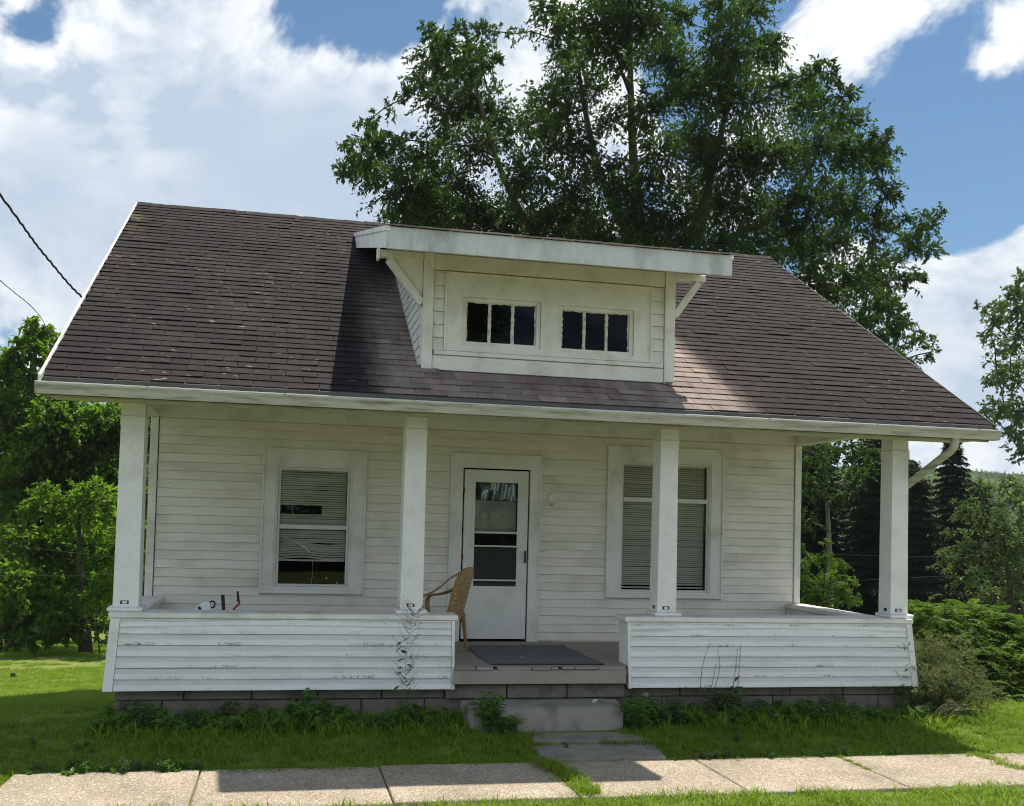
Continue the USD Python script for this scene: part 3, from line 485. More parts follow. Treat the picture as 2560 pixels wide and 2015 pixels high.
# columns
def column(xa, xb, yc=.041, plug=True):
    w = xb - xa; t = .010
    def ring(z, e, tt): return [(xa - e + tt, yc - e + tt * .0, z), (xb + e - tt, yc - e, z), (xb + e - tt, yc + w + e - tt, z), (xa - e + tt, yc + w + e - tt, z)]
    m = MB(); m.hexa(ring(1.168, 0, 0) + ring(3.192, 0, t))
    c = obj('porch_column', m, MAT['column'], house)
    obj('base_plate', MB().cbox(xa - .042, yc - .060, 1.1235, xb + .042, yc + w + .012, 1.168, .012), MAT['column'], c)
    obj('neck_band', MB().cbox(xa + .004, yc - .008, 2.895, xb - .004, yc + w - .002, 2.978, .004), MAT['column'], c)
    obj('neck_strip', MB().cbox(xa - .004, yc - .016, 2.975, xb + .004, yc + w + .004, 2.99, .004), MAT['column'], c)
    cx = (xa + xb) / 2 - .01
    obj('vent_hole', MB().cbox(cx - .042, yc - .003, 1.188, cx + .042, yc + .01, 1.228, .008), MAT['black'], c)
    obj('vent_liner', MB().cbox(cx - .024, yc - .0045, 1.192, cx + .026, yc + .004, 1.221, .004), MAT['metal'], c)
    if xa > 4: obj('vent_hole', MB().cbox(xa - .003, yc + .06, 1.188, xa + .01, yc + .12, 1.230, .008), MAT['black'], c)
for xa, xb in ((-.058, .177), (2.690, 2.920), (5.425, 5.640), (8.178, 8.392)): column(xa, xb)
# foundation of concrete blocks
fnd = obj('foundation', MB().box(.05, .05, -.2, 8.3, .25, .38), MAT['block'], house)
bx, pf2 = -.02, random.Random(9)
for row, (z0, z1) in enumerate(((-.10, .085), (.09, .285), (.29, .43))):
    x = .0 - .2 * (row % 2)
    while x < 8.33:
        a, b = max(x, .0), min(x + .628, 8.34); x += .632
        if b - a < .05: continue
        y0 = .0 if not (a > 3.0 and b < 5.3) else -.06
        zt = min(z1, .385) if not (a > 2.9 and b < 5.4) else z1
        if zt - z0 < .02: continue
        obj('concrete_block', MB().cbox(a + .004, y0 + pf2.uniform(-.004, .006), z0, b - .004, .06, zt - .004, .007), MAT['block'], fnd)
for x0, x1 in ((0.05, .25), (8.1, 8.3)): obj('foundation_side', MB().box(x0, .26, -.4, x1, D + .1, .40), MAT['block'], house)
obj('foundation_side', MB().box(.06, D + .15, -1.6, 8.05, YB - 2.4, .45), MAT['block'], house)

# windows
def casing(name, c, hole, side, sill=True):
    x0, x1, z0, z1 = c; a, b, p, q = hole
    P = sbox(x0, z0, x1, z1).difference(sbox(a, p, b, q)); tm = trimesh.creation.extrude_polygon(P, .045, engine='earcut'); v = tm.vertices
    w = obj(name, (np.stack([v[:, 0], D - .022 + v[:, 2], v[:, 1]], 1), tm.faces[:, ::-1]), MAT['trim'], house)
    for r in ((x0 - .012, x0 + .012), (x1 - .012, x1 + .012)): obj('trim_strip', MB().cbox(r[0], D - .034, z0 - .005, r[1], D - .0215, z1 + .012), MAT['trim'], w)
    obj('trim_strip', MB().cbox(x0 + .013, D - .033, z1 - .008, x1 - .013, D - .0215, z1 + .012), MAT['trim'], w)
    if sill: obj('window_sill', MB().cbox(x0 + .013, D - .04, z0 - .004, x1 - .013, D - .0215, z0 + .05), MAT['trim'], w)
    return w
def frame(x0, x1, z0, z1, y0, y1, wd, mat, parent, name='sash'):
    m = MB(); m.cbox(x0, y0, z0, x0 + wd, y1, z1, .003); m.cbox(x1 - wd, y0, z0, x1, y1, z1, .003); m.cbox(x0 + wd, y0 + .001, z0, x1 - wd, y1, z0 + wd, .003); m.cbox(x0 + wd, y0 + .001, z1 - wd, x1 - wd, y1, z1, .003)
    return obj(name, m, mat, parent)
def pane(x0, x1, z0, z1, y, parent, mat='glass', name='pane', tilt=0.0):
    v = [(x0, y, z0), (x1, y, z0), (x1, y + tilt, z1), (x0, y + tilt, z1)]
    return obj(name, MB().add(v, [[0, 1, 2, 3]]), MAT[mat], parent)
wl = casing('window', WL, HOLES[0], 'l')
frame(1.41, 2.31, 1.22, 2.68, D - .012, D + .02, .030, MAT['trim'], wl, 'storm_frame')
frame(1.442, 2.278, 1.252, 2.648, D + .003, D + .03, .030, MAT['metal'], wl, 'sash')
obj('meeting_rail', MB().cbox(1.472, D - .002, 1.925, 2.248, D + .028, 1.975), MAT['metal'], wl)
pane(1.470, 2.250, 1.974, 2.620, D + .020, wl, tilt=.004); pane(1.470, 2.250, 1.280, 1.926, D + .012, wl, tilt=-.006)
wr = casing('window', WR, HOLES[1], 'r')
frame(5.645, 6.87, 1.22, 2.89, D - .012, D + .02, .026, MAT['trim'], wr, 'storm_frame')
frame(5.672, 6.843, 1.247, 2.863, D + .003, D + .03, .024, MAT['metal'], wr, 'sash')
obj('meeting_rail', MB().cbox(5.696, D - .002, 2.372, 6.819, D + .028, 2.43), MAT['metal'], wr)
pane(5.694, 6.821, 2.428, 2.842, D + .018, wr, tilt=-.004); pane(5.694, 6.821, 1.268, 2.374, D + .014, wr, tilt=.005)
for w_, xx, zz in ((wl, 1.425, (1.45, 1.8, 2.15, 2.45)), (wl, 2.295, (1.5, 1.95, 2.5)), (wr, 5.658, (1.5, 1.9, 2.3, 2.7)), (wr, 6.857, (1.45, 1.85, 2.25, 2.6))):
    for z in zz: obj('storm_clip', MB().cbox(xx - .008, D - .019, z, xx + .008, D - .0125, z + .03, .002), MAT['metal'], w_)
def blind(label, x0, x1, ztop, zbot, y, pitch=.026, skip=(), seed=0, bend=None):
    t = thing('window_blind', label, 'blind', ((x0 + x1) / 2, y, zbot), group='blinds in the porch windows'); rg = random.Random(seed)
    T = lambda x, yy, z: (x - (x0 + x1) / 2, yy - y, z - zbot)
    h = MB(); h.cbox(*T(x0, y - .012, ztop - .02), *T(x1, y + .02, ztop + .008)); obj('head_rail', h, MAT['blind'], t)
    m = MB(); z = ztop - .03
    while z > zbot + .03:
        k = 9; xs = np.linspace(x0, x1, k); dz = rg.gauss(0, .0015); sag = rg.gauss(0, .002)
        e = np.zeros(k) if bend is None else bend(xs, z)
        segs = [(0, k)]
        for sx0, sx1, sz0, sz1 in skip:
            if sz0 < z < sz1: keep = (xs > sx1); segs = [(int(np.argmax(keep)), k)] if keep.any() else []
        for a, b in segs:
            X = xs[a:b]; E = e[a:b]
            fr = np.stack([X, np.full_like(X, y - .005), z - .0105 + dz + sag * np.sin((X - x0) / (x1 - x0) * np.pi) + E], 1); bk = np.stack([X, np.full_like(X, y + .005), z + .0105 + dz + E], 1)
            v = np.vstack([fr, bk]) - [(x0 + x1) / 2, y, zbot]; n_ = len(X)
            if n_ > 1: m.add(v, [(i_, i_ + 1, n_ + i_ + 1, n_ + i_) for i_ in range(n_ - 1)])
        z -= pitch
    obj('slats', m, MAT['blind'], t)
    obj('bottom_rail', MB().cbox(*T(x0, y - .012, zbot), *T(x1, y + .012, zbot + .022)), MAT['blind'], t)
    for f in (.18, .82): obj('ladder_cord', MB().tube([T(x0 + f * (x1 - x0), y - .0125, zbot + .01), T(x0 + f * (x1 - x0), y - .0125, ztop)], .0013, 4), MAT['metal'], t)
    return t
bl = blind('raised olive blind with a torn gap, in the left porch window', 1.475, 2.245, 2.635, 1.545, D + .075, skip=((1.0, 1.90, 2.09, 2.21),), seed=1, bend=lambda xs, z: .012 * np.sin(xs * 9 + z * 3) * (z < 1.75))
obj('pull_cord', MB().tube(smooth_path([(.01, -.015, .0), (.012, -.015, -.13), (.0, -.015, -.27)], 8), .002, 4), MAT['metal'], bl)
cq = [at(230 + x * .40092, 980 + y * .40092, D + .006) for x, y in ((1176, 898), (1225, 912), (1270, 935), (1310, 958), (1338, 974), (1350, 990), (1362, 1006))]
obj('glass_crack', MB().tube(cq, [.0015, .0022, .003, .0045, .008, .005, .003], 5), MAT['white_plastic'], wl)
for x, y in ((1388, 1005), (1462, 1162), (1527, 1190)): obj('glass_chip', MB().tm(trimesh.creation.icosphere(1, .009).apply_translation(at(230 + x * .40092, 980 + y * .40092, D + .006))), MAT['white_plastic'], wl)
blind('fully lowered olive blind in the wide right porch window', 5.70, 6.815, 2.85, 1.285, D + .075, seed=2)

# storm door
df = casing('door_frame', (DR[0], DR[1], ZF, DR[3]), HOLES[2], 'd', sill=False)
DX = (3.662, 4.461, ZF + .03, 2.70)
P = sbox(DX[0], DX[2], DX[1], DX[3]).difference(sbox(3.795, 1.285, 4.335, 2.55)); tm = trimesh.creation.extrude_polygon(P, .035, engine='earcut'); v = tm.vertices
dr = obj('storm_door', (np.stack([v[:, 0], D - .012 + v[:, 2], v[:, 1]], 1), tm.faces[:, ::-1]), MAT['door'], house)
frame(3.763, 4.362, 1.255, 2.60, D - .017, D - .0125, .034, MAT['door'], dr, 'glazing_bead')
for z0, z1 in ((1.928, 1.952), (1.765, 1.785), (1.352, 1.372)): obj('cross_bar', MB().cbox(3.80 if z0 > 1.9 else 3.72, D - .03, z0, 4.33 if z0 > 1.9 else 4.385, D - .0175, z1), MAT['metal'], dr)
pane(3.797, 4.333, 1.95, 2.548, D + .010, dr, tilt=.003); pane(3.797, 4.333, 1.287, 1.93, D + .012, dr, mat='dusty')
obj('door_handle', MB().cbox(4.425, D - .05, 1.575, 4.445, D - .018, 1.726, .006), MAT['black'], dr)
for z in (.85, 1.6, 2.4): obj('hinge', MB().cbox(3.648, D - .024, z, 3.664, D - .0125, z + .08), MAT['rust'], dr)
# inner door with its own shade and curtain
obj('inner_door', MB().box(3.65, D + .09, ZF, 4.47, D + .13, 2.71), MAT['inside'], house)
obj('door_shade', MB().box(3.80, D + .07, 1.94, 4.33, D + .08, 2.33), MAT['shade'], house)
cm = MB(); xs = np.linspace(3.80, 4.33, 40); lo = 2.335 + 0 * xs; hi = 2.545 + 0 * xs; yy = D + .06 + .030 * np.sin(xs * 30 + 1) + .014 * np.sin(xs * 71)
vv = np.vstack([np.stack([xs, yy, lo], 1), np.stack([xs, yy + .05 * np.sin(xs * 23 + 2), (lo + hi) / 2], 1), np.stack([xs, D + .06 + .006 * np.sin(xs * 60), hi], 1)]); cm.add(vv, [(r * 40 + i_, r * 40 + i_ + 1, (r + 1) * 40 + i_ + 1, (r + 1) * 40 + i_) for r in range(2) for i_ in range(39)])
obj('wrinkled_plastic', cm, M('plastic_film_look', {'p': ('principled_bsdf', dict(base_color=(.42, .47, .52), metallic=.85, roughness=.18))}, [], 'p.BSDF'), house, smooth=True)
obj('lower_screen', MB().box(3.79, D + .03, 1.29, 4.335, D + .034, 1.76), MAT['shade'], house)
obj('door_bell', MB().cbox(4.655, D - .03, 1.72, 4.70, D - .013, 1.742), MAT['metal'], house)
lamp = obj('lamp_mount', MB().tm(trimesh.creation.icosphere(2, 1.0, color=None).apply_transform(np.diag([.045, .022, .07, 1])).apply_translation([4.755, D - .02, 2.38])), MAT['wall2'], house, smooth=True)
obj('lamp_socket', MB().tube([(4.755, D - .02, 2.34), (4.755, D - .03, 2.29)], .022, 10), MAT['ceiling'], lamp)
obj('ceiling_light_base', MB().tube([(4.35, 1.0, ZT - .002), (4.35, 1.0, ZT - .03)], [.075, .05], 14), MAT['rust'], house)

# dormer
def dorm_z(y): return 4.856 + .2827 * (y + .5)
FX0, FX1, FY = 2.366, 5.86, -.67
dm = MB()
yk = 3.86
dm.prism([(DX0 + .02, roof_z(DY) - .02), (DX1 - .02, roof_z(DY) - .02), (DX1 - .02, dorm_z(DY) - .13), (DX0 + .02, dorm_z(DY) - .13)], 1, 1.05, 1.07)
dorm = obj('dormer', dm, MAT['inside'], house)
S1, S2 = (3.294, 4.031, 3.92, 4.335), (4.318, 5.058, 3.912, 4.318)
fp = sbox(DX0 + .03, roof_z(DY) - .05, DX1 - .03, dorm_z(DY) - .12)
for s in (S1, S2): fp = fp.difference(sbox(s[0] - .05, s[2] - .05, s[1] + .05, s[3] + .05))
tm = trimesh.creation.extrude_polygon(fp, .05, engine='earcut'); v = tm.vertices
obj('dormer_wall', (np.stack([v[:, 0], DY + .03 + v[:, 2], v[:, 1]], 1), tm.faces[:, ::-1]), MAT['dormer'], dorm)
cp = sbox(3.073, 3.826, 5.302, 4.612)
for s in (S1, S2): cp = cp.difference(sbox(s[0] - .045, s[2] - .04, s[1] + .055, s[3] + .045))
tm = trimesh.creation.extrude_polygon(cp, .035, engine='earcut'); v = tm.vertices
obj('window_casing', (np.stack([v[:, 0], DY - .006 + v[:, 2], v[:, 1]], 1), tm.faces[:, ::-1]), MAT['dormer'], dorm)
frame(3.058, 5.317, 3.81, 4.628, DY - .02, DY + .0, .022, MAT['dormer'], dorm, 'casing_edge')
obj('drip_sill', MB().cbox(2.96, DY - .03, 3.762, 5.44, DY + .02, 3.806), MAT['dormer'], dorm)
obj('base_board', MB().cbox(2.945, DY - .012, roof_z(DY) - .012, 5.452, DY + .02, 3.758), MAT['dormer'], dorm)
obj('head_board', MB().cbox(2.945, DY - .010, 4.64, 5.452, DY + .02, 4.80), MAT['dormer'], dorm)
for k, z0 in enumerate(np.arange(3.81, 4.62, .134)):
    for a, b in ((2.947, 3.055), (5.320, 5.450)): board(a, b, z0, min(z0 + .134, 4.635), DY + .012, MAT['dormer'], dorm, t=.017, seed=300 + k, n=2)
for x0, x1 in ((DX0 - .012, DX0 + .095), (DX1 - .10, DX1 + .012)):
    obj('corner_board', MB().hull([(x, y, z) for x in (x0, x1) for (y, z) in ((DY - .024, roof_z(DY - .024) - .01), (DY + .05, roof_z(DY + .05) - .02), (DY - .024, 4.80), (DY + .05, 4.82))]), MAT['dormer'], dorm)
for s in (S1, S2):
    frame(s[0] - .048, s[1] + .052, s[2] - .042, s[3] + .046, DY + .012, DY + .045, .044, MAT['dormer'], dorm, 'sash')
    wpane = (s[1] - s[0]) / 3
    for k in range(3):
        pane(s[0] + k * wpane, s[0] + (k + 1) * wpane, s[2], s[3], DY + .038, dorm, mat='old_glass')
        if k:
            xm = s[0] + k * wpane; m = MB(); rg = random.Random(k + int(s[0] * 10)); zz = np.linspace(s[2], s[3], 13)
            for z0, z1 in zip(zz[:-1], zz[1:]): m.box(xm - .013 - rg.uniform(0, .006), DY + .018, z0, xm + .013 + rg.uniform(0, .006), DY + .036, z1 - .0005)
            obj('muntin', m, MAT['putty'], dorm)
    m = MB(); rg = random.Random(int(s[0] * 77))
    for z0 in np.arange(s[2], s[3] - .01, .03):
        for xe, sg in ((s[0], 1), (s[1], -1)): a_, b_ = sorted((xe - sg * .004, xe + sg * rg.uniform(.004, .014))); m.box(a_, DY + .022, z0, b_, DY + .036, z0 + .029)
    for x0 in np.arange(s[0] + .02, s[1] - .04, .04): m.box(x0, DY + .022, s[3] - rg.uniform(.002, .012), x0 + .039, DY + .036, s[3] + .004)
    obj('putty_line', m, MAT['putty'], dorm)
# dormer sides, boards cut to the roof slope
for side, xs_ in ((-1, DX0), (1, DX1)):
    core = MB(); core.prism([(DY + .05, roof_z(DY + .05) - .05), (DY + .05, dorm_z(DY) - .14), (yk - .2, dorm_z(yk - .2) - .14), (yk - .2, roof_z(yk - .2) - .08)], 0, xs_ - .02 if side < 0 else xs_ - .03, xs_ + .03 if side < 0 else xs_ + .02)

    obj('dormer_side', core, MAT['dormer'], dorm)
    z0 = roof_z(DY + .05)
    while z0 < dorm_z(3.4) - .15:
        z1 = z0 + .104; ya = DY + .052
        yb_ = lambda z: YE + (z - ZE) / MR + .02
        top_y = lambda z: max(ya, (z + .135 - 4.856) / .2827 - .5)      # the dormer roof cuts the upper boards
        y0a, y0b, y1a, y1b = top_y(z0), yb_(z0), top_y(z1), yb_(z1)
        if y0b - y0a > .03 and y1b - y1a > .0:
            o0, o1 = side * .034, side * .022
            obj('side_board', MB().hull([(xs_ + o0, y0a, z0), (xs_ + o0, y0b, z0), (xs_, y0a, z0), (xs_, y0b, z0), (xs_ + o1, y1a, z1 + .01), (xs_ + o1, y1b, z1 + .01), (xs_, y1a, z1 + .01), (xs_, y1b, z1 + .01)]), MAT['trim'], dorm)
        z0 = z1
    m = MB(); m.beam((xs_ + side * .03, DY + .03, roof_z(DY + .03) + .012), (xs_ + side * .03, yk - .5, roof_z(yk - .5) + .012), .03, .02); obj('roof_flashing', m, MAT['metal'], dorm)
# dormer roof with rakes, fascia, soffit, front shingles
yend = 4.05
m = MB(); m.prism([(FY + .02, dorm_z(FY) - .045), (FY + .02, dorm_z(FY) - .01), (yend, dorm_z(yend) - .01), (yend, dorm_z(yend) - .045)], 0, FX0 + .025, FX1 - .025)
obj('dormer_roof', m, MAT['shingle'], dorm, tone=np.full(m.n, .45))
for r in range(6):
    x = FX0 - (r % 2) * .15
    while x < FX1:
        a, b = max(x + .004, FX0 - .01), min(x + .301, FX1 + .01); x += .305
        if b - a < .04: continue
        y0 = FY - .022 + r * .122; y1 = y0 + .17; lf = .014 + rr.uniform(0, .006)
        obj('dormer_shingle', MB().hexa([(a, y0, dorm_z(y0) + lf), (b, y0, dorm_z(y0) + lf), (b, y1, dorm_z(y1)), (a, y1, dorm_z(y1)), (a, y0, dorm_z(y0) + lf + .009), (b, y0, dorm_z(y0) + lf + .009), (b, y1, dorm_z(y1) + .006), (a, y1, dorm_z(y1) + .006)]), MAT['shingle'], dorm, tone=np.full(8, rr.uniform(.2, .9)))
m = MB(); m.prism([(FY + .75, dorm_z(FY + .75) - .005), (FY + .75, dorm_z(FY + .75) + .004), (yend, dorm_z(yend) + .004), (yend, dorm_z(yend) - .005)], 0, FX0, FX1)
obj('dormer_roof_upper', m, MAT['shingle'], dorm, tone=np.full(m.n, .5))
obj('fascia', MB().cbox(FX0, FY, dorm_z(FY) - .205, FX1, FY + .025, dorm_z(FY) + .008), MAT['fascia'], dorm)
for xa, xb in ((FX0, FX0 + .022), (FX1 - .022, FX1)):
    yl, yu = FY + .027, 3.35
    obj('rake_board', MB().hull([(x, y, dorm_z(y) + o) for x in (xa, xb) for y, o in ((yl, .006), (yl, -.20), (3.95, .006), (3.35, -.20))]), MAT['trim'], dorm)
    obj('rake_trim', MB().hull([(x, y, dorm_z(y) + o) for x in (xa - .012, xb + .012) for y, o in ((FY - .005, .012), (FY - .005, -.035), (3.95, .012), (3.9, -.035))]), MAT['trim'], dorm)
obj('soffit', MB().prism([(FY + .027, dorm_z(FY) - .205), (FY + .027, dorm_z(FY) - .19), (DY + .08, dorm_z(DY) - .125), (DY + .08, dorm_z(DY) - .14)], 0, FX0 + .024, FX1 - .024), MAT['ceiling'], dorm)
obj('soffit', MB().prism([(DY + .085, dorm_z(DY) - .14), (DY + .085, dorm_z(DY) - .125), (3.3, dorm_z(3.3) - .125), (3.3, dorm_z(3.3) - .14)], 0, FX0 + .024, DX0 - .03), MAT['ceiling'], dorm)
obj('soffit', MB().prism([(DY + .085, dorm_z(DY) - .14), (DY + .085, dorm_z(DY) - .125), (3.3, dorm_z(3.3) - .125), (3.3, dorm_z(3.3) - .14)], 0, DX1 + .03, FX1 - .024), MAT['ceiling'], dorm)
for s, xw, xe in ((-1, DX0 - .014, FX0 - .0), (1, DX1 + .014, DX1 + .36)):
    m = MB(); ya, yc_ = DY - .02, DY + .065; zt = 4.80
    m.cbox(min(xw, xe), ya, zt - .075, max(xw, xe), yc_, zt, .006)
    if s < 0: m.box(xe - .014, ya - .012, zt - .10, xe + .012, yc_ + .012, zt + .02)
    br = obj('bracket', m, MAT['dormer'], dorm)
    e = xw + s * (.36 if s < 0 else .27)
    m = MB(); m.beam((xw + s * .005, (ya + yc_) / 2, zt - (.52 if s < 0 else .46)), (e, (ya + yc_) / 2, zt - .09), .07, .075, up=(0, 1, 0)); obj('brace', m, MAT['dormer'], br)
    if s < 0:
        obj('gusset', MB().prism([(xw - .005, zt - .075), (xw - .005, zt - .55), (xw - .10, zt - .36), (xw - .26, zt - .16), (xw - .40, zt - .075)], 1, ya + .03, ya + .05), MAT['dormer'], br)

# concrete step
stp = thing('concrete_step', 'worn grey concrete step below the porch opening', 'step', (4.15, -.36, 0))
rg = np.random.default_rng(4); pts = []
for xx, yy_ in ((-.83, -.19), (-.30, -.195), (.70, -.185), (.76, .18), (-.86, .18)):
    pts += [(xx, yy_, -.05), (xx, yy_, .275)] + [(xx * .985, yy_ * .93, .298)]
obj('step_block', MB().hull(pts), MAT['step'], stp)
obj('chipped_edge', MB().hull([(x - .6, y + .15, z) for x, y, z in ((-.2, -.3, -.02), (.35, -.28, -.02), (.35, -.1, -.02), (-.2, -.1, -.02), (-.15, -.28, .13), (.3, -.26, .1), (.3, -.1, .14), (-.2, -.1, .15))]), MAT['step'], stp)

# ------------------------------------------------------------------ vegetation
def unit(v): return v / (np.linalg.norm(v, axis=-1, keepdims=True) + 1e-12)
def leaf_mesh(p, d, L, W, rg, fold=.18, flat=.55):
    """One folded rhombic leaf per point p along direction d; broad sides turned more or less to the sky."""
    n = len(p); d = unit(d); up = unit(rg.normal(size=(n, 3)) * flat + [0, 0, 1.0]); s = unit(np.cross(d, up)); nn = np.cross(s, d)
    L = np.broadcast_to(L, (n,))[:, None] * rg.uniform(.7, 1.25, (n, 1)); W = np.broadcast_to(W, (n,))[:, None] * rg.uniform(.75, 1.2, (n, 1))
    mid = p + d * L * .42; tip = p + d * L - nn * L * .12
    v = np.stack([p, mid - s * W / 2 + nn * W * fold, tip, mid + s * W / 2 + nn * W * fold], 1).reshape(-1, 3)
    k = 4 * np.arange(n)[:, None]; f = np.stack([k + [0, 3, 2], k + [0, 2, 1]], 1).reshape(-1, 3)
    return v, f
def twig_cloud(c, r, nt, rg, per=13, droop=.35, L=.12, W=.07, squash=.8, up=.15):
    """Twigs radiating from a bough end, leaves along each: (leaf points, leaf directions, twig polylines)."""
    o = unit(rg.normal(size=(nt, 3))); o[:, 2] *= squash
    s = c + o * (rg.uniform(0, 1, (nt, 1)) ** .6) * r * .62
    d = unit(o * .9 + rg.normal(size=(nt, 3)) * .45 + [0, 0, up]); ln = r * rg.uniform(.3, .85, (nt, 1))
    t = np.linspace(.12, 1, per)[None, :, None]
    pts = s[:, None] + d[:, None] * ln[:, None] * t + np.array([0, 0, -1.0]) * droop * ln[:, None] * t ** 2
    pts = pts + rg.normal(size=pts.shape) * .035 * min(1, r)
    ax = unit(d[:, None] * .6 + rg.normal(size=pts.shape) * .55 + [0, 0, -.35])
    return pts.reshape(-1, 3), ax.reshape(-1, 3), (s, d, ln, droop)
def bough(m, a, b, ra, rb, sag, rg, n=6, sides=6):
    t = np.linspace(0, 1, n)[:, None]; q = a + (b - a) * t; q = q + np.array([0, 0, 1.0]) * sag * np.sin(np.pi * t) + rg.normal(size=(n, 3)) * np.linalg.norm(b - a) * .022 * np.sin(np.pi * t)
    m.tube(q, np.linspace(ra, rb, n), sides, cap=False); return q
def make_tree(name, label, trunk, clumps, leaf, bark, seed, L, W, dens, r0, group=None, per=13, droop=.35, twigs=.35, cat='tree', up=.15, stems=()):
    """trunk: polyline from the ground; clumps: (point, radius). Limbs grow from the trunk or from an inner limb to each clump."""
    rg = np.random.default_rng(seed); trunk = np.asarray(trunk, float); base = trunk[0]
    t = thing(name, label, cat, base, group=group)
    tr = MB(); tp = smooth_path(trunk, 14) - base; rad = np.linspace(r0, r0 * .22, 14); rad[0] *= 1.35; tr.tube(tp, rad, 10)
    obj('trunk', tr, MAT[bark], t, smooth=60)
    nodes = list(tp[3:] + base); nr = list(rad[3:])
    for st in stems:
        q_ = smooth_path(np.asarray(st, float), 12); m = MB(); m.tube(q_ - base, np.linspace(r0 * .62, r0 * .14, 12), 8); obj('limb', m, MAT[bark], t, smooth=60); nodes += list(q_[3:]); nr += list(np.linspace(r0 * .5, r0 * .14, 9))
    P, A, small = [], [], MB(); order = sorted(range(len(clumps)), key=lambda k: np.linalg.norm(np.array(clumps[k][0]) - tp[5] - base))
    for k in order:
        c, r = np.array(clumps[k][0], float), clumps[k][1]
        hd = lambda q: math.hypot(q[0] - np.interp(q[2], tp[:, 2] + base[2], tp[:, 0] + base[0]), q[1] - base[1])
        dd = [np.linalg.norm(c - q) + 1.5 * max(0, q[2] - c[2] + .2 * r) + 1.2 * max(0, hd(q) - hd(c) + .5) for q in nodes]; i0 = int(np.argmin(dd)); a = nodes[i0]; ra = min(nr[i0] * .75, .02 + .018 * np.linalg.norm(c - a))
        m = MB(); q = bough(m, a - base, c - base, max(ra, .018), .014, .025 * np.linalg.norm(c - a), rg)
        if ra > .03: obj('limb', m, MAT[bark], t, smooth=60)
        else: small.add(m.mesh().vertices, m.mesh().faces)
        if np.linalg.norm(c - a) > .8:
            for w_ in (2, 3, 4):
                p, ax, _ = twig_cloud(q[w_] + base, max(.35, r * .55), max(5, int(dens * r * r * .10)), rg, per, droop, L, W, up=up); P.append(p); A.append(ax)
        nodes += list(q[2:] + base); nr += list(np.linspace(ra, .014, len(q))[2:])
        nt = max(6, int(dens * r * r)); p, ax, (s, d, ln, dr) = twig_cloud(c, r, nt, rg, per, droop, L, W, up=up); P.append(p); A.append(ax)
        for z in range(int(nt * twigs)):
            e = s[z] + d[z] * ln[z] - np.array([0, 0, dr * ln[z][0]]); small.tube([c - base + (s[z] - c) * .3, s[z] - base, e - base], [.010, .006, .003], 3, cap=False)
    if small.n: obj('twigs', small, MAT[bark], t, kind='stuff')
    P, A = np.vstack(P), np.vstack(A); v, f = leaf_mesh(P, A, L, W, rg)
    obj('crown', (v - base, f), MAT[leaf], t, kind='stuff')
    return t
def ground(x, y): return float(terrain(x, y))
def clumps_at(lst, y, spread, seed, fill=0):
    rg = np.random.default_rng(seed); out = []
    for a in lst:
        px, py, r = a[:3]; yy = y + (a[3] if len(a) > 3 else rg.uniform(-spread, spread)); c = atd(px, py, yy)
        out.append((c, r * K * (yy - EYE[1]) / F_[1] / FPX))
    return out

big = [(765, 325, 52), (735, 355, 34), (800, 350, 66), (850, 395, 78), (790, 300, 40), (775, 262, 26), (905, 330, 62), (900, 440, 88), (860, 470, 60), (985, 470, 80), (960, 400, 85), (840, 300, 30),
       (925, 130, 60), (905, 65, 28), (930, 95, 38), (885, 175, 40), (855, 190, 22), (965, 60, 30), (1025, 62, 34), (1010, 110, 42), (975, 165, 72), (1040, 130, 30), (950, 230, 74), (1030, 230, 66), (1000, 310, 78), (1060, 290, 40),
       (1150, 15, 34), (1175, 55, 46), (1215, 105, 62), (1230, 35, 62), (1290, 20, 56), (1290, 90, 80), (1370, 40, 84), (1400, 110, 80), (1430, 30, 48), (1330, -30, 80), (1230, 180, 80), (1170, 200, 62), (1145, 260, 68), (1200, 300, 84), (1120, 370, 80), (1200, 420, 90), (1290, 380, 76), (1290, 250, 46), (1090, 460, 80), (1250, 500, 80), (1370, 230, 70), (1400, 320, 80), (1360, 430, 88),
       (1440, 180, 66), (1530, 20, 52), (1590, 20, 62), (1560, -40, 60), (1545, 100, 90), (1610, 110, 66), (1650, 90, 24), (1510, 190, 90), (1590, 220, 95), (1480, 290, 80), (1560, 330, 105), (1640, 330, 90), (1480, 400, 88), (1560, 450, 95), (1430, 480, 80), (1650, 450, 90), (1650, 180, 30),
       (1745, 150, 44), (1700, 180, 46), (1720, 230, 76), (1785, 205, 40), (1800, 260, 54), (1740, 320, 86), (1825, 330, 62), (1875, 290, 36), (1862, 345, 40), (1720, 420, 88), (1800, 420, 80), (1895, 320, 24), (1880, 400, 40), (1850, 480, 56), (1900, 460, 34), (1760, 510, 80), (1700, 530, 60), (900, 475, 60), (1050, 480, 60), (1150, 500, 66), (1310, 520, 66), (1440, 520, 66), (1550, 520, 66), (1620, 530, 60), (1370, 490, 66), (1240, 460, 60), (1660, 500, 50), (1960, 470, 36), (1985, 450, 22), (1935, 510, 46), (1975, 530, 30), (1860, 560, 66), (1930, 590, 36), (1800, 600, 66), (1740, 570, 50), (1865, 640, 48), (1920, 680, 30), (1950, 720, 36), (1895, 710, 38), (1975, 745, 22), (1830, 680, 40), (1930, 770, 26), (1900, 760, 30), (1760, 640, 60), (1800, 705, 50), (1850, 725, 44), (1715, 600, 56), (1850, 600, 50), (1890, 660, 40), (1870, 770, 24)]
ty = 12.3; tb = atd(1395, 900, ty); tb[2] = ground(tb[0], ty)
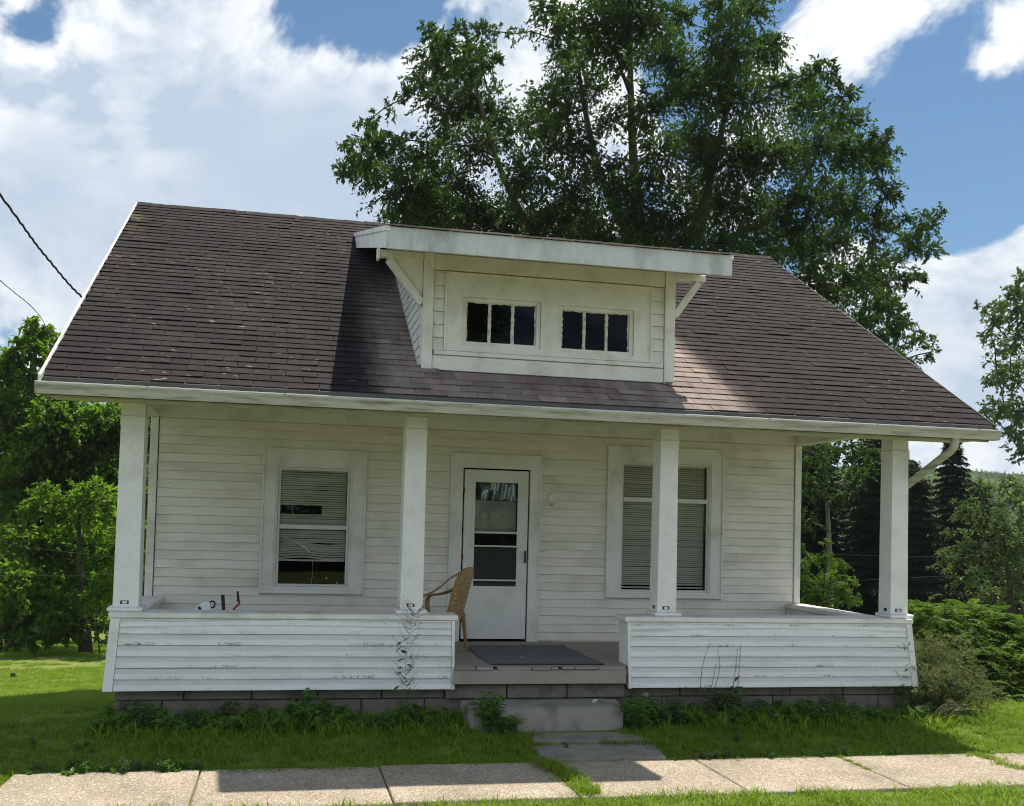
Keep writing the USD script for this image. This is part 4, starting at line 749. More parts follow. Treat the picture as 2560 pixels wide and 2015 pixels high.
make_tree('broadleaf_tree', 'tall dark green tree with several stems behind the roof and dormer', [tb, atd(1390, 700, ty), atd(1360, 520, ty), atd(1340, 300, ty), atd(1335, 40, ty)], clumps_at(big, ty, 2.6, 11), 'maple', 'bark', 21, .115, .050, 165, .24, per=15, stems=[[atd(1388, 690, ty), atd(1440, 560, ty - .6), atd(1500, 400, ty - 1.0), atd(1545, 200, ty - .6), atd(1570, 20, ty)], [atd(1388, 760, ty), atd(1250, 640, ty - .6), atd(1120, 480, ty - 1.0), atd(1065, 370, ty - 1.2), atd(1010, 190, ty - 1.0)], [atd(1388, 640, ty), atd(1520, 520, ty + 1.), atd(1660, 440, ty + 1.2), atd(1740, 300, ty + .8)], [atd(1372, 560, ty), atd(1260, 330, ty + .8), atd(1225, 120, ty + .8)]])

left = [(75, 690, 26), (95, 720, 34), (60, 735, 36), (30, 760, 30), (5, 780, 40), (110, 765, 30), (15, 830, 52), (60, 800, 26), (110, 830, 40), (40, 880, 60), (110, 890, 56), (170, 880, 50), (70, 940, 62), (150, 950, 66), (215, 930, 56), (10, 930, 60), (20, 1010, 62), (100, 1010, 66), (180, 1020, 66), (245, 1000, 52), (300, 960, 44), (50, 1080, 62), (130, 1090, 64), (215, 1090, 56), (300, 1060, 50), (310, 1160, 50), (10, 1090, 56)]
ly = 21.5; b2 = atd(30, 1395, ly); b2[2] = ground(b2[0], ly) - .1
make_tree('broadleaf_tree', 'bright green tree reaching highest at the left, its top beside the white roof edge', [b2, atd(40, 1200, ly), atd(60, 950, ly), atd(75, 740, ly)], clumps_at(left + [(90, 870, 60), (20, 890, 56), (140, 850, 40), (200, 960, 60), (130, 1000, 60), (60, 1000, 60), (0, 870, 60), (230, 1060, 60), (170, 1080, 60), (0, 1040, 60), (80, 1140, 60), (225, 885, 44), (262, 880, 40), (300, 890, 44), (275, 930, 44), (320, 920, 40)], ly, 1.8, 12), 'lime', 'bark', 22, .16, .12, 150, .24, per=11)
left2 = [(50, 1150, 60), (120, 1160, 60), (190, 1150, 56), (240, 1180, 46), (30, 1230, 62), (100, 1235, 62), (170, 1230, 52), (225, 1250, 44), (20, 1300, 48), (70, 1310, 44), (125, 1290, 46), (15, 1350, 36), (60, 1355, 28), (140, 1330, 36), (190, 1280, 34), (200, 1060, 60), (110, 1070, 60), (285, 1130, 56), (300, 1230, 44), (230, 1320, 26), (155, 1345, 22)]
l2y = 17.0; b3 = atd(181, 1396, l2y); b3[2] = ground(b3[0], l2y) - .1
make_tree('broadleaf_tree', 'shady tree with a dark trunk on the lower lawn left of the porch', [b3, atd(180, 1330, l2y), atd(172, 1230, l2y), atd(165, 1080, l2y)], clumps_at(left2, l2y, 1.5, 13), 'lime', 'bark', 23, .15, .11, 130, .20, per=11)
left3 = [(20, 1180, 90), (140, 1200, 90), (260, 1180, 90), (330, 1200, 80), (80, 1270, 70), (220, 1270, 70), (310, 1290, 60), (-40, 1250, 80), (100, 1090, 90), (240, 1080, 90), (330, 1060, 80), (10, 1060, 80)]
l3y = 27.; b4 = atd(120, 1350, l3y); b4[2] = ground(b4[0], l3y) - .1
make_tree('broadleaf_tree', 'deep shaded tree at the back of the left lawn, behind the dark trunk', [b4, atd(120, 1250, l3y), atd(130, 1050, l3y)], clumps_at(left3, l3y, 2.0, 14), 'maple', 'bark', 24, .24, .18, 48, .22, per=10)
sap = [(200, 1300, 16), (170, 1310, 12), (215, 1330, 18), (190, 1350, 14), (222, 1290, 14), (225, 1360, 14), (180, 1330, 10)]
sy = 16.3; b5 = atd(212, 1400, sy); b5[2] = ground(b5[0], sy) - .05
make_tree('sapling', 'small pale sapling beside the left end of the porch', [b5, atd(208, 1350, sy), atd(203, 1300, sy)], clumps_at(sap, sy, .4, 15), 'pale', 'bark', 25, .12, .075, 160, .025, per=8, cat='sapling')

# right side
r1 = [(2150, 615, 34), (2160, 660, 44), (2110, 660, 34), (2085, 650, 20), (2150, 720, 52), (2100, 710, 24), (2140, 790, 46), (2105, 800, 24), (2115, 860, 40), (2090, 875, 24), (2160, 860, 46), (2150, 930, 34), (2165, 970, 26), (2200, 640, 70), (2210, 760, 80), (2200, 880, 70), (2230, 560, 60), (2180, 580, 20)]
y1 = 15.; b6 = atd(2330, 1280, y1); b6[2] = ground(b6[0], y1)
make_tree('broadleaf_tree', 'sparse pale tree rising along the right edge of the view', [b6, atd(2320, 1000, y1), atd(2290, 800, y1), atd(2270, 600, y1)], clumps_at(r1, y1, 1.2, 16), 'pale', 'bark', 26, .13, .068, 100, .2, per=12)
r2 = [(2130, 1035, 42), (2085, 1030, 26), (2165, 1060, 46), (2050, 1085, 34), (2030, 1070, 16), (2100, 1100, 50), (2155, 1130, 50), (2060, 1150, 46), (2020, 1170, 26), (2000, 1180, 16), (2110, 1180, 50), (2160, 1210, 50), (2050, 1220, 40), (2080, 1250, 40), (2130, 1260, 42), (2170, 1150, 50), (2020, 1130, 20), (2200, 1100, 60), (2200, 1230, 60)]
y2 = 10.; b7 = atd(2150, 1400, y2); b7[2] = ground(b7[0], y2)
make_tree('broadleaf_tree', 'grey-green bushy tree above the sumac at the right, in front of the hill', [b7, atd(2140, 1250, y2), atd(2120, 1080, y2)], clumps_at(r2, y2, .9, 17), 'pale', 'bark', 27, .10, .058, 150, .11, per=12)
r3 = [(1720, 1190, 30), (1700, 1230, 34), (1750, 1150, 16), (1752, 1185, 26), (1780, 1200, 28), (1760, 1235, 40), (1800, 1235, 24), (1720, 1260, 36), (1785, 1265, 34), (1695, 1160, 20), (1740, 1280, 40), (1700, 1290, 40), (1810, 1270, 18)]
y3 = 13.5; b8 = atd(1745, 1330, y3); b8[2] = ground(b8[0], y3)
make_tree('bush', 'rounded light green bush seen through the porch behind the right parapet', [b8, atd(1745, 1290, y3), atd(1748, 1210, y3)], clumps_at(r3, y3, .5, 18), 'sumac', 'bark', 28, .085, .045, 260, .04, per=12, cat='bush', up=.5)
r4 = [(1720, 960, 60), (1780, 950, 60), (1810, 1010, 40), (1790, 1040, 30), (1700, 1030, 50), (1740, 1010, 40), (1830, 960, 50), (1690, 1100, 40), (1650, 1000, 60)]
y4 = 15.5; b9 = atd(1762, 1330, y4); b9[2] = ground(b9[0], y4)
make_tree('broadleaf_tree', 'slim tree with a pale bare trunk seen under the right end of the porch roof', [b9, atd(1758, 1170, y4), atd(1752, 1050, y4), atd(1745, 900, y4)], clumps_at(r4, y4, .8, 19), 'maple', 'bark_pale', 29, .12, .07, 90, .10, per=12)

def make_spruce(label, x, y, h, rad, seed, group='dark spruces behind the right side of the house', low=.06):
    rg = np.random.default_rng(seed); z0 = ground(x, y); t = thing('spruce_tree', label, 'spruce', (x, y, z0), group=group)
    obj('trunk', MB().tube([(0, 0, -.2), (0, 0, h * .5), (.03, 0, h)], [h * .016 + .04, h * .009 + .02, .012], 8), MAT['bark'], t, smooth=60)
    P, A, br = [], [], MB(); z = h * low
    while z < h * .985:
        f = 1 - z / h; R = rad * (f ** .85) * rg.uniform(.85, 1.1) + .12; nb = int(rg.integers(6, 9)); a0 = rg.uniform(0, 6.28)
        for k in range(nb):
            a = a0 + k * 6.283 / nb + rg.normal(0, .15); r = R * rg.uniform(.7, 1.1); n = max(6, int(r / .055)); q = np.linspace(.08, 1, n)[:, None]
            d = np.array([math.cos(a), math.sin(a), 0]); p = d * r * q + np.array([0, 0, 1.0]) * (z - .42 * r * q ** 1.3 + .16 * r * q ** 3)
            br.tube(p[::max(1, n // 4)], np.linspace(.02, .005, len(p[::max(1, n // 4)])), 3, cap=False)
            s = np.array([-d[1], d[0], 0]); w = .38 * r * (1 - .65 * q) + .06
            for m_ in range(8):
                side = rg.uniform(-1, 1, (n, 1)); pp = p + s * side * w + rg.normal(size=p.shape) * .03; P.append(pp); A.append(s * np.sign(side) * .6 + d * .6 + np.array([0, 0, -1.0]) * rg.uniform(.25, 1.0, (n, 1)))
        z += (.16 + .22 * f) * rg.uniform(.8, 1.2)
    obj('branches', br, MAT['bark'], t, kind='stuff')
    P, A = np.vstack(P), np.vstack(A); v, f = leaf_mesh(P, A, .16, .045, rg, fold=.1, flat=.9); obj('needles', (v, f), MAT['spruce'], t, kind='stuff')
for lab, px, py, y, rad, sd in (('tall dark spruce whose tip shows just right of the downspout', 2018, 925, 19.5, 2.0, 41), ('dark spruce filling the gap between house corner and right porch column', 1880, 860, 18.5, 2.5, 42), ('dark spruce behind the slim pale trunk', 1735, 900, 20., 2.4, 43), ('lower dark spruce right of the corner column, behind the grey-green tree', 1950, 1010, 16., 1.6, 44), ('distant dark spruce behind the grey-green bushy tree', 2110, 1060, 24., 2.2, 45), ('thin-topped dark spruce close to the left of the corner column', 1838, 905, 22.5, 2.4, 46), ('dark spruce showing just right of the house corner board', 1690, 880, 23., 2.6, 47), ('broad low dark spruce behind the corner column', 1925, 960, 22., 2.6, 48), ('dark spruce behind the sumac and the grey-green tree', 2075, 1010, 21.5, 2.0, 49)):
    tip = atd(px, py, y); make_spruce(lab, float(tip[0]), y, float(tip[2] - ground(tip[0], y)), rad, sd)

# wooded hills far off: tree crowns as one mass
rg = np.random.default_rng(50); m = MB(); P, A = [], []
c0 = np.zeros(3); p, ax, _ = twig_cloud(c0, 1.0, 150, rg, 8, .2, squash=.9); v, f = leaf_mesh(p, ax, .26, .2, rg); v_h, f_h = v, f
n = 13000; hx = rg.uniform(-420, 460, n); hy = rg.uniform(170, 520, n); keep = np.abs(np.arctan2(hx - 1.5, hy + 9.4) - .08) < .72; hx, hy = hx[keep], hy[keep]; hz = terrain(hx, hy)
scatter('hill_woods', [((v, f), MAT['lime']), ((v, f), MAT['maple'])], np.stack([hx, hy, hz + 2.5], 1), rg.uniform(3.2, 5.8, len(hx)), rg.uniform(0, 6.28, len(hx)), rg.integers(0, 2, len(hx)), label='hazy wooded hillside far behind, showing at the right beyond the conifers', cat='woods', kind='stuff')
n = 260; hx = rg.uniform(-60, 10, n); hy = rg.uniform(46, 90, n)
scatter('far_woods', [((v, f), MAT['maple']), ((v, f), MAT['lime'])], np.stack([hx, hy, terrain(hx, hy) + 2.6], 1), rg.uniform(3.0, 5.0, n), rg.uniform(0, 6.28, n), rg.integers(0, 2, n), label='dense green woods closing off the lower lawn at the left', cat='woods', kind='stuff')
n = 240; hx = rg.uniform(8, 70, n); hy = rg.uniform(34, 70, n)
scatter('far_woods', [((v, f), MAT['maple']), ((v, f), MAT['spruce'])], np.stack([hx, hy, terrain(hx, hy) + 1.6], 1), rg.uniform(2.0, 3.4, n), rg.uniform(0, 6.28, n), rg.integers(0, 2, n), label='dark undergrowth and woods behind the spruces at the right', cat='woods', kind='stuff')

# sumac thicket: arching fronds of paired leaflets
def frond(P, A, LL, c, d, ln, rg, pairs=11, leaf=.085, arch=.5):
    t = np.linspace(.15, 1, pairs)[:, None]; d = unit(d); q = c + d * ln * t + np.array([0, 0, -1.0]) * arch * ln * t ** 2; s = unit(np.cross(d, [0, 0, 1.0]))
    for sg in (-1, 1): P.append(q); A.append(s * sg + d * .45 + [0, 0, -.25] + rg.normal(size=q.shape) * .12); LL.append(np.full(pairs, leaf) * (1 - .55 * t[:, 0] ** 2))
    return q
def thicket(name, label, cat, base, spots, leafmat, seed, nf, fl, leaf, wid, arch=.5, stem='bark', per_stem=9):
    rg = np.random.default_rng(seed); base = np.array(base); t = thing(name, label, cat, base); P, A, LL, st = [], [], [], MB()
    for c, r in spots:
        for k in range(int(nf * r * r)):
            o = unit(rg.normal(size=3)); o[2] = abs(o[2]) * .9; p = np.array(c) + o * r * rg.uniform(.35, 1.0); d = unit(o * [1, 1, .5] + rg.normal(size=3) * .35 + [0, 0, .35])
            q = frond(P, A, LL, p, d, fl * rg.uniform(.7, 1.2), rg, leaf=leaf, arch=arch); st.tube([p - base, q[5] - base, q[-1] - base], [.004, .003, .001], 3, cap=False)
        for k in range(per_stem): o = rg.normal(size=3) * r * .5; g = np.array(c) + o * [.8, .8, 0]; g[2] = ground(g[0], g[1]); st.tube([g - base, np.array(c) + o - base], [.014, .006], 4, cap=False)
    obj('stems', st, MAT[stem], t, kind='stuff'); P, A, LL = np.vstack(P), np.vstack(A), np.concatenate(LL); v, f = leaf_mesh(P, A, LL, LL * wid, rg, flat=.35); obj('leaves', (v - base, f), MAT[leafmat], t, kind='stuff')
    return t
def spots_at(lst): return [(atd(px, py, y), r * K * (y - EYE[1]) / F_[1] / FPX) for px, py, r, y in lst]
thicket('sumac_thicket', 'yellow-green sumac thicket with feathered fronds right of the porch', 'shrub', (9.6, 1.5, ground(9.6, 1.5)), spots_at([(1965, 1330, 52, 1.6), (2030, 1335, 56, 1.8), (2100, 1345, 58, 1.9), (2160, 1370, 56, 1.8), (1985, 1390, 52, 1.4), (2060, 1410, 60, 1.4), (2130, 1430, 62, 1.3), (2165, 1480, 56, 1.0), (2110, 1480, 50, 1.0), (1970, 1440, 40, 1.2), (2200, 1420, 60, 1.5), (2040, 1300, 30, 2.2), (1950, 1300, 26, 2.2)]), 'sumac', 61, 700, .42, .095, .42)
def feathery(name, label, x, y, w, d, h, seed, n=260):
    rg = np.random.default_rng(seed); z = ground(x, y); t = thing(name, label, 'weed', (x, y, z), group='wispy weeds by the right corner'); st, P, A = MB(), [], []
    for k in range(n):
        a = rg.uniform(0, 6.28); b = np.array([rg.normal(0, w * .3), rg.normal(0, d * .3), 0]); hh = h * rg.uniform(.45, 1.05) * math.exp(-(b[0] / w) ** 2); lean = np.array([math.cos(a), math.sin(a), 0]) * hh * rg.uniform(.25, .8) + b * .5
        q = smooth_path([b, b + lean * .4 + [0, 0, hh * .65], b + lean + [0, 0, hh * .86]], 9); st.tube(q[::2], [.0035, .003, .0025, .002, .0012], 3, cap=False)
        for _ in range(3): pp = q[2:] + rg.normal(size=q[2:].shape) * .018; P.append(pp); A.append(rg.normal(size=pp.shape) + [0, 0, .3])
    obj('stems', st, MAT['straw'] if n < 100 else MAT['feather'], t, kind='stuff'); P, A = np.vstack(P), np.vstack(A); v, f = leaf_mesh(P, A, .06, .017, rg); obj('leaves', (v, f), MAT['feather'], t, kind='stuff')
feathery('feathery_weed', 'wispy grey-green weed clump spilling over the grass at the porch\'s right corner', 8.78, -.05, .62, .40, .62, 62)
feathery('feathery_weed', 'taller wispy weed clump between the right corner board and the sumac', 8.85, .45, .45, .35, .95, 63)
rg = np.random.default_rng(64); m = MB()
for k in range(26):
    a = rg.uniform(-.3, 2.2); b = np.array([8.52 + rg.normal(0, .07), -.30 + rg.normal(0, .05), ground(8.5, -.3)]); m.tube(smooth_path([b, b + np.array([.08 * math.cos(a) + .06, -.08, .10 + .10 * rg.random()]), b + np.array([.22 * rg.random() + .08, -.16 * rg.random(), .05 + .12 * rg.random()])], 6), [.004, .004, .003, .003, .002, .001], 3)
tag(obj('straw_tuft', m, MAT['straw'], kind='stuff'), 'bleached straw stems at the foot of the wispy weed by the right corner', 'straw')

# grass
def tuft(n, w, h, seed, blade=.006, lean=.5):
    rg = np.random.default_rng(seed); b = np.stack([rg.uniform(-w, w, n), rg.uniform(-w, w, n), np.zeros(n)], 1); a = rg.uniform(0, 6.28, n); hh = h * rg.uniform(.45, 1.15, n); ln = rg.uniform(.1, lean, n) * hh
    d = np.stack([np.cos(a), np.sin(a), 0 * a], 1); s = np.stack([-np.sin(a + rg.normal(0, .6, n)), np.cos(a), 0 * a], 1) * blade * rg.uniform(.6, 1.3, (n, 1)) / 2
    mid = b + d * (ln * .35)[:, None] + np.array([0, 0, 1.0]) * (hh * .6)[:, None]; tip = b + d * ln[:, None] + np.array([0, 0, 1.0]) * hh[:, None] * .95
    v = np.stack([b - s, b + s, mid + s * .8, mid - s * .8, tip], 1).reshape(-1, 3); k = 5 * np.arange(n)[:, None]
    return v, np.stack([k + [0, 1, 2], k + [0, 2, 3], k + [3, 2, 4]], 1).reshape(-1, 3)
GR = [(tuft(34, .08, .052, 70 + k, .008, 2.3), MAT['grass']) for k in range(3)] + [(tuft(22, .08, .085, 80 + k, .009, 1.8), MAT['grass']) for k in range(2)]
def lawn(name, x0, x1, y0, y1, dens, smin, smax, seed, protos=GR, avoid=None, label='', probs=None):
    rg = np.random.default_rng(seed); n = int((x1 - x0) * (y1 - y0) * dens); x, y = rg.uniform(x0, x1, n), rg.uniform(y0, y1, n)
    if avoid is not None: k = ~avoid(x, y); x, y = x[k], y[k]
    s = rg.uniform(smin, smax, len(x)) * (.75 + .5 * meshkit.noise(np.stack([x * 2.2, y * 2.2, 0 * x], -1), seed))
    which = rg.choice(len(protos), len(x), p=probs)
    return scatter(name, protos, np.stack([x, y, terrain(x, y) - .005], 1), s, rg.uniform(0, 6.28, len(x)), which, label=label, cat='grass', kind='stuff')
house_fp = lambda x, y: (x > -.02) & (x < 8.36) & (y > -.02) & (y < 8.6)
def on_path(x, y):
    w = .05 * np.sin(y * 23) + .03 * np.sin(y * 61 + 1)
    left_e = 3.9 + w + .10 * (y > -.98); right_e = 4.86 + w * .6 - .06 * (y > -.95)
    gap = (np.abs(y + .955) < .035) | ((y < -1.33) & (x < 4.45 + .05 * np.sin(y * 40)))
    return (x > left_e) & (x < right_e) & (y > -1.5) & (y < -.55) & ~gap | ((x > 3.32) & (x < 5.0) & (y > -.58) & (y < .1))
PR = [.24, .24, .24, .14, .14]
lawn('front_lawn_grass', -7, 13.5, -1.46, .15, 210, .75, 1.15, 91, avoid=lambda x, y: house_fp(x, y) | on_path(x, y), label='unmown green grass of the front lawn between sidewalk and house', probs=PR)
def verge_ok(x, y):
    e = -2.47 - .05 * meshkit.noise(np.stack([x * 1.7, 0 * x, 0 * x], -1), 3) * 2 + .12 * (np.abs(x - 3.93) < .25) - .0
    return y > e
lawn('verge_grass', -2.5, 9.5, -3.9, -2.42, 250, .8, 1.35, 92, avoid=verge_ok, label='sunlit grass strip between the sidewalk and the street', probs=[.2, .2, .2, .2, .2])
lawn('side_lawn_grass', -7, -.1, .1, 17, 90, .7, 1.1, 93, avoid=lambda x, y: (y > 12.5) & (y < 15.5) & (meshkit.noise(np.stack([x * 3, y * 3, 0 * x], -1), 8) < .62), label='sunlit lawn left of the house', probs=PR)
lawn('side_lawn_grass', -.56 - 3, -.52, -2.6, -1.3, 260, .8, 1.2, 97, label='patch of grass closing off the left end of the sidewalk', probs=PR)
lawn('back_lawn_grass', -16, -3, 17, 34, 24, .9, 1.4, 94, label='lower lawn under the trees behind the house at the left', probs=PR)
lawn('side_lawn_grass', 8.4, 16, .1, 7, 90, .8, 1.4, 95, label='grass right of the house under the sumac', probs=PR)
lawn('sidewalk_edge_grass', -.6, 12, -1.50, -1.38, 520, .55, .95, 96, avoid=on_path, label='ragged grass creeping over the far edge of the sidewalk', probs=[.3, .3, .3, .05, .05])
# grass in the sidewalk joints: a tuft patch at each place
def patch(label, pts, seed, n, s0, s1, w):
    rg = np.random.default_rng(seed); q = np.array([pts[i % len(pts)] for i in range(n)]) + rg.normal(size=(n, 2)) * w
    scatter('joint_grass', GR, np.concatenate([q, np.full((n, 1), .0)], 1), rg.uniform(s0, s1, n), rg.uniform(0, 6.28, n), rg.integers(0, 5, n), label=label, cat='grass', kind='stuff')
patch('grass tuft growing in the sidewalk joint in front of the steps', [(3.79, -1.50), (3.82, -1.60), (3.84, -1.75), (3.85, -1.9), (3.86, -2.05), (3.88, -2.2), (3.9, -2.35)], 101, 90, .5, 1.1, .045)
patch('thin line of moss and grass in the sidewalk joint at the right', [(6.585, -1.5), (6.585, -1.62), (6.585, -1.75), (6.585, -1.9)], 102, 26, .2, .45, .012)
patch('grass tufts in the last sidewalk joint at the right edge', [(7.95, -1.5), (7.99, -1.58), (8.05, -1.66), (8.0, -1.85), (8.06, -2.0)], 103, 46, .35, .7, .05)

# weeds along the foundation
def weed(seed, n, h, L, W, spread, stem=True, curl=.3):
    rg = np.random.default_rng(seed); m = MB(); P, A = [], []
    for k in range(n):
        a = rg.uniform(0, 6.28); ln = rg.uniform(.2, 1) * spread; hh = h * rg.uniform(.5, 1.05); b = np.array([rg.normal(0, .02), rg.normal(0, .02), 0]); e = b + [math.cos(a) * ln, math.sin(a) * ln, hh]; q = smooth_path([b, (b + e) / 2 + [0, 0, hh * .12], e], 5)
        m.tube(q, np.linspace(.003, .0015, 5), 3, cap=False)
        for r in range(3): P.append(q[1:]); A.append(rg.normal(size=(4, 3)) * [1, 1, .4] + [0, 0, .05 - curl])
    v, f = leaf_mesh(np.vstack(P), np.vstack(A), L, W, rg, flat=.5); m.add(v, f); return m
WEEDS = [(weed(110, 9, .16, .075, .038, .09), MAT['weed']), (weed(111, 7, .24, .06, .03, .07), MAT['weed']), (weed(112, 8, .12, .11, .05, .10), MAT['weed']), (weed(113, 10, .26, .085, .022, .10), MAT['weed_dark']), (weed(114, 12, .10, .05, .035, .12), MAT['weed'])]
def weeds(label, x0, x1, y0, y1, n, s0, s1, seed, ws=None, h=lambda x: 1 + 0 * x):
    rg = np.random.default_rng(seed); x, y = rg.uniform(x0, x1, n), y0 + (y1 - y0) * rg.uniform(0, 1, n) ** .8; s = rg.uniform(s0, s1, n) * h(x)
    scatter('weeds', WEEDS, np.stack([x, y, terrain(x, y) - .005], 1), s, rg.uniform(0, 6.28, n), rg.choice(5, n, p=ws), label=label, cat='weeds', kind='stuff')
lawn('tall_grass', .0, 3.4, -.62, -.08, 80, .9, 2.3, 98, protos=GR[3:], label='taller uncut grass along the foundation below the left parapet')
lawn('tall_grass', 4.95, 8.35, -.60, -.06, 80, .9, 2.2, 99, protos=GR[3:], label='taller uncut grass along the foundation below the right parapet')
weeds('broadleaf weeds along the foundation below the left parapet', -.1, 3.25, -.08, -.48, 200, .45, 1.1, 120, [.25, .2, .2, .1, .25], h=lambda x: .8 + .5 * np.exp(-((x - 1.75) / .28) ** 2) + .25 * np.exp(-((x - .4) / .3) ** 2) + .2 * np.exp(-((x - 2.7) / .2) ** 2))
weeds('broadleaf weeds along the foundation below the right parapet', 5.0, 8.35, -.06, -.48, 190, .45, 1.05, 121, [.22, .18, .2, .2, .2], h=lambda x: .8 + .4 * np.exp(-((x - 5.2) / .25) ** 2) + .35 * np.exp(-((x - 7.0) / .3) ** 2))
weeds('low weeds and clover on the lawn near the house', -3.5, 8.5, -1.2, -.5, 60, .2, .4, 122)
weeds('leafy weeds along the sidewalk edge in the sun', -.4, 1.0, -1.5, -1.36, 60, .3, .55, 123)
weeds('leafy weeds along the sidewalk edge right of the walk', 4.9, 7.2, -1.48, -1.38, 46, .25, .5, 124)

def plant(name, label, x, y, stems, leafmat, stemmat, seed, L, W, r=.0045):
    """A single plant: every stem a part, leaves one part. stems: (polyline relative to the base, leaf count, leaf from t)."""
    rg = np.random.default_rng(seed); t = thing(name, label, 'plant', (x, y, ground(x, y) - .01)); P, A = [], []
    for pts, nl, t0 in stems:
        q = smooth_path(pts, 12); obj('stem', MB().tube(q, np.linspace(r, r * .4, 12), 4), MAT[stemmat], t)
        for k in range(nl): s = t0 + (1 - t0) * rg.random(); i = s * 11; a = q[int(i)] * (1 - i % 1) + q[min(11, int(i) + 1)] * (i % 1); P.append(a); th = rg.uniform(0, 6.28); A.append([math.cos(th), math.sin(th) * .7, rg.uniform(-.6, .5)])
    if P: v, f = leaf_mesh(np.array(P), np.array(A), L, W, rg); obj('leaves', (v, f), MAT[leafmat], t, kind='stuff')
    return t
rg = np.random.default_rng(130); st = []
main = [(0, 0, 0), (.02, 0, .35), (.0, 0, .62), (.05, .01, .95), (.13, .02, 1.13)]; st.append((main, 0, 0))
mp = smooth_path(main, 30)
for k in range(64):
    a = mp[int(rg.integers(6, 29))]; s = rg.choice((-1, 1)); ln = rg.uniform(.05, .17); e_ = rg.uniform(.4, 1.9); b_ = rg.uniform(-.5, .5); st.append(([a, a + [s * ln * (.5 + .2 * b_), rg.uniform(-.04, .04), ln * e_ * .4], a + [s * ln * (1 - .4 * abs(b_)), rg.uniform(-.06, .06), ln * e_]], 5, .3))
dw = plant('dry_weed', 'tall dry branching weed standing in front of the left parapet by the second column', 2.72, -.24, st, 'dryleaf', 'dry', 131, .018, .008, r=.0017)
P = np.array([[0.0 + rg.normal(0, .03), rg.normal(0, .02), z] for z in np.linspace(.22, .85, 16)]); v, f = leaf_mesh(P, np.stack([rg.choice((-1, 1), 16) * 1.0, rg.normal(0, .3, 16), rg.normal(-.5, .3, 16)], 1), .085, .032, rg); obj('withered_leaves', (v, f), MAT['weed_dark'], dw, kind='stuff')
plant('dry_stalk', 'thin bare stalk arching over the right parapet, leftmost of the dry stalks', 5.83, -.2, [([(0, 0, 0), (-.01, 0, .4), (.02, 0, .62), (.09, 0, .80)], 7, .3), ([(0, 0, 0.05), (.12, 0, .38), (.15, 0, .58)], 5, .4), ([(.02, 0, .05), (.15, 0, .35), (.20, .0, .55), (.165, 0, .74)], 7, .4)], 'dry', 'dry', 132, .018, .010)
plant('dry_stalk', 'pair of upright dark seed stalks with one curled brown leaf before the right parapet', 6.14, -.2, [([(0, 0, 0), (.05, 0, .4), (.09, 0, .74)], 16, .3), ([(.05, 0, 0), (.10, 0, .4), (.12, 0, .80)], 18, .35)], 'dry', 'dry', 133, .02, .010)
cl = obj('curled_leaf', MB().add(*leaf_mesh(np.array([[.055, -.01, .40], [.06, -.012, .40]]), np.array([[.6, -.2, .8], [.5, -.3, .9]]), .075, .045, np.random.default_rng(1), fold=.4)), MAT['dryleaf'], '/World/dry_stalk_001')
def leafy(label, x, y, n, h, spread, leafmat, seed, L, W, name='leafy_weed'):
    rg = np.random.default_rng(seed); st = []
    for k in range(n): a = rg.uniform(0, 6.28); r = spread * rg.uniform(.3, 1); hh = h * rg.uniform(.6, 1.05); st.append(([(0, 0, 0), (math.cos(a) * r * .4, math.sin(a) * r * .3, hh * .6), (math.cos(a) * r, math.sin(a) * r * .6, hh)], 9, .25))
    return plant(name, label, x, y, st, leafmat, leafmat, seed, L, W)
leafy('bushy green weed at the left end of the concrete step', 3.50, -.58, 26, .36, .20, 'weed', 140, .075, .035)
leafy('leafy weed crowding the left front corner of the concrete step', 3.66, -.64, 14, .20, .15, 'weed', 146, .07, .035)
leafy('low dark weed at the foot of the steps beside the walk', 3.40, -.42, 18, .30, .16, 'weed_dark', 147, .08, .03)
leafy('tall flowering weed poking above the bottom board of the left parapet', 1.78, -.20, 7, .40, .12, 'weed', 141, .07, .03)
leafy('dark drooping dock plant below the dry stalks', 6.02, -.24, 16, .30, .24, 'weed_dark', 142, .11, .04)
leafy('low mound of light green weed below the right parapet', 7.05, -.30, 14, .20, .22, 'weed', 143, .06, .03)
leafy('rough grassy weed clump at the right end of the concrete step', 4.98, -.55, 30, .32, .26, 'weed', 144, .10, .016)
leafy('browning weed leaning over the right half of the foundation', 6.25, -.16, 7, .36, .14, 'weed_dark', 145, .075, .03)
for lab, x, y, s in (('pale broad-bladed sprout with a white tip in the right lawn', 5.83, -.78, 1), ('single pale broad blade sprouting near the low weed mound', 6.55, -.62, .8)):
    t = thing('sprout', lab, 'plant', (x, y, ground(x, y))); rg = np.random.default_rng(int(x * 100))
    for k in range(5 if s == 1 else 2):
        a = rg.uniform(0, 6.28); q = smooth_path([(0, 0, 0), (.03 * math.cos(a), .03 * math.sin(a), .13 * s), (.10 * math.cos(a), .06 * math.sin(a), (.20 if k else .25) * s)], 7); w = .013 * np.sin(np.linspace(.5, 3.1, 7)); sd = np.array([-math.sin(a), math.cos(a), .0]) if abs(math.cos(a)) < .5 else np.array([.5, .8, .0])
        v = np.vstack([q - sd * w[:, None], q + sd * w[:, None]]); obj('blade', MB().add(v, [(i_, i_ + 1, 8 + i_, 7 + i_) for i_ in range(6)]), MAT['sprout'], t)

# ------------------------------------------------------------------ loose objects
# woven-back plastic armchair, turned away to the left
ch = thing('plastic_chair', 'tan plastic garden armchair with pierced back, standing on the porch left of the door', 'chair', (3.215, .905, ZF), 56.6)
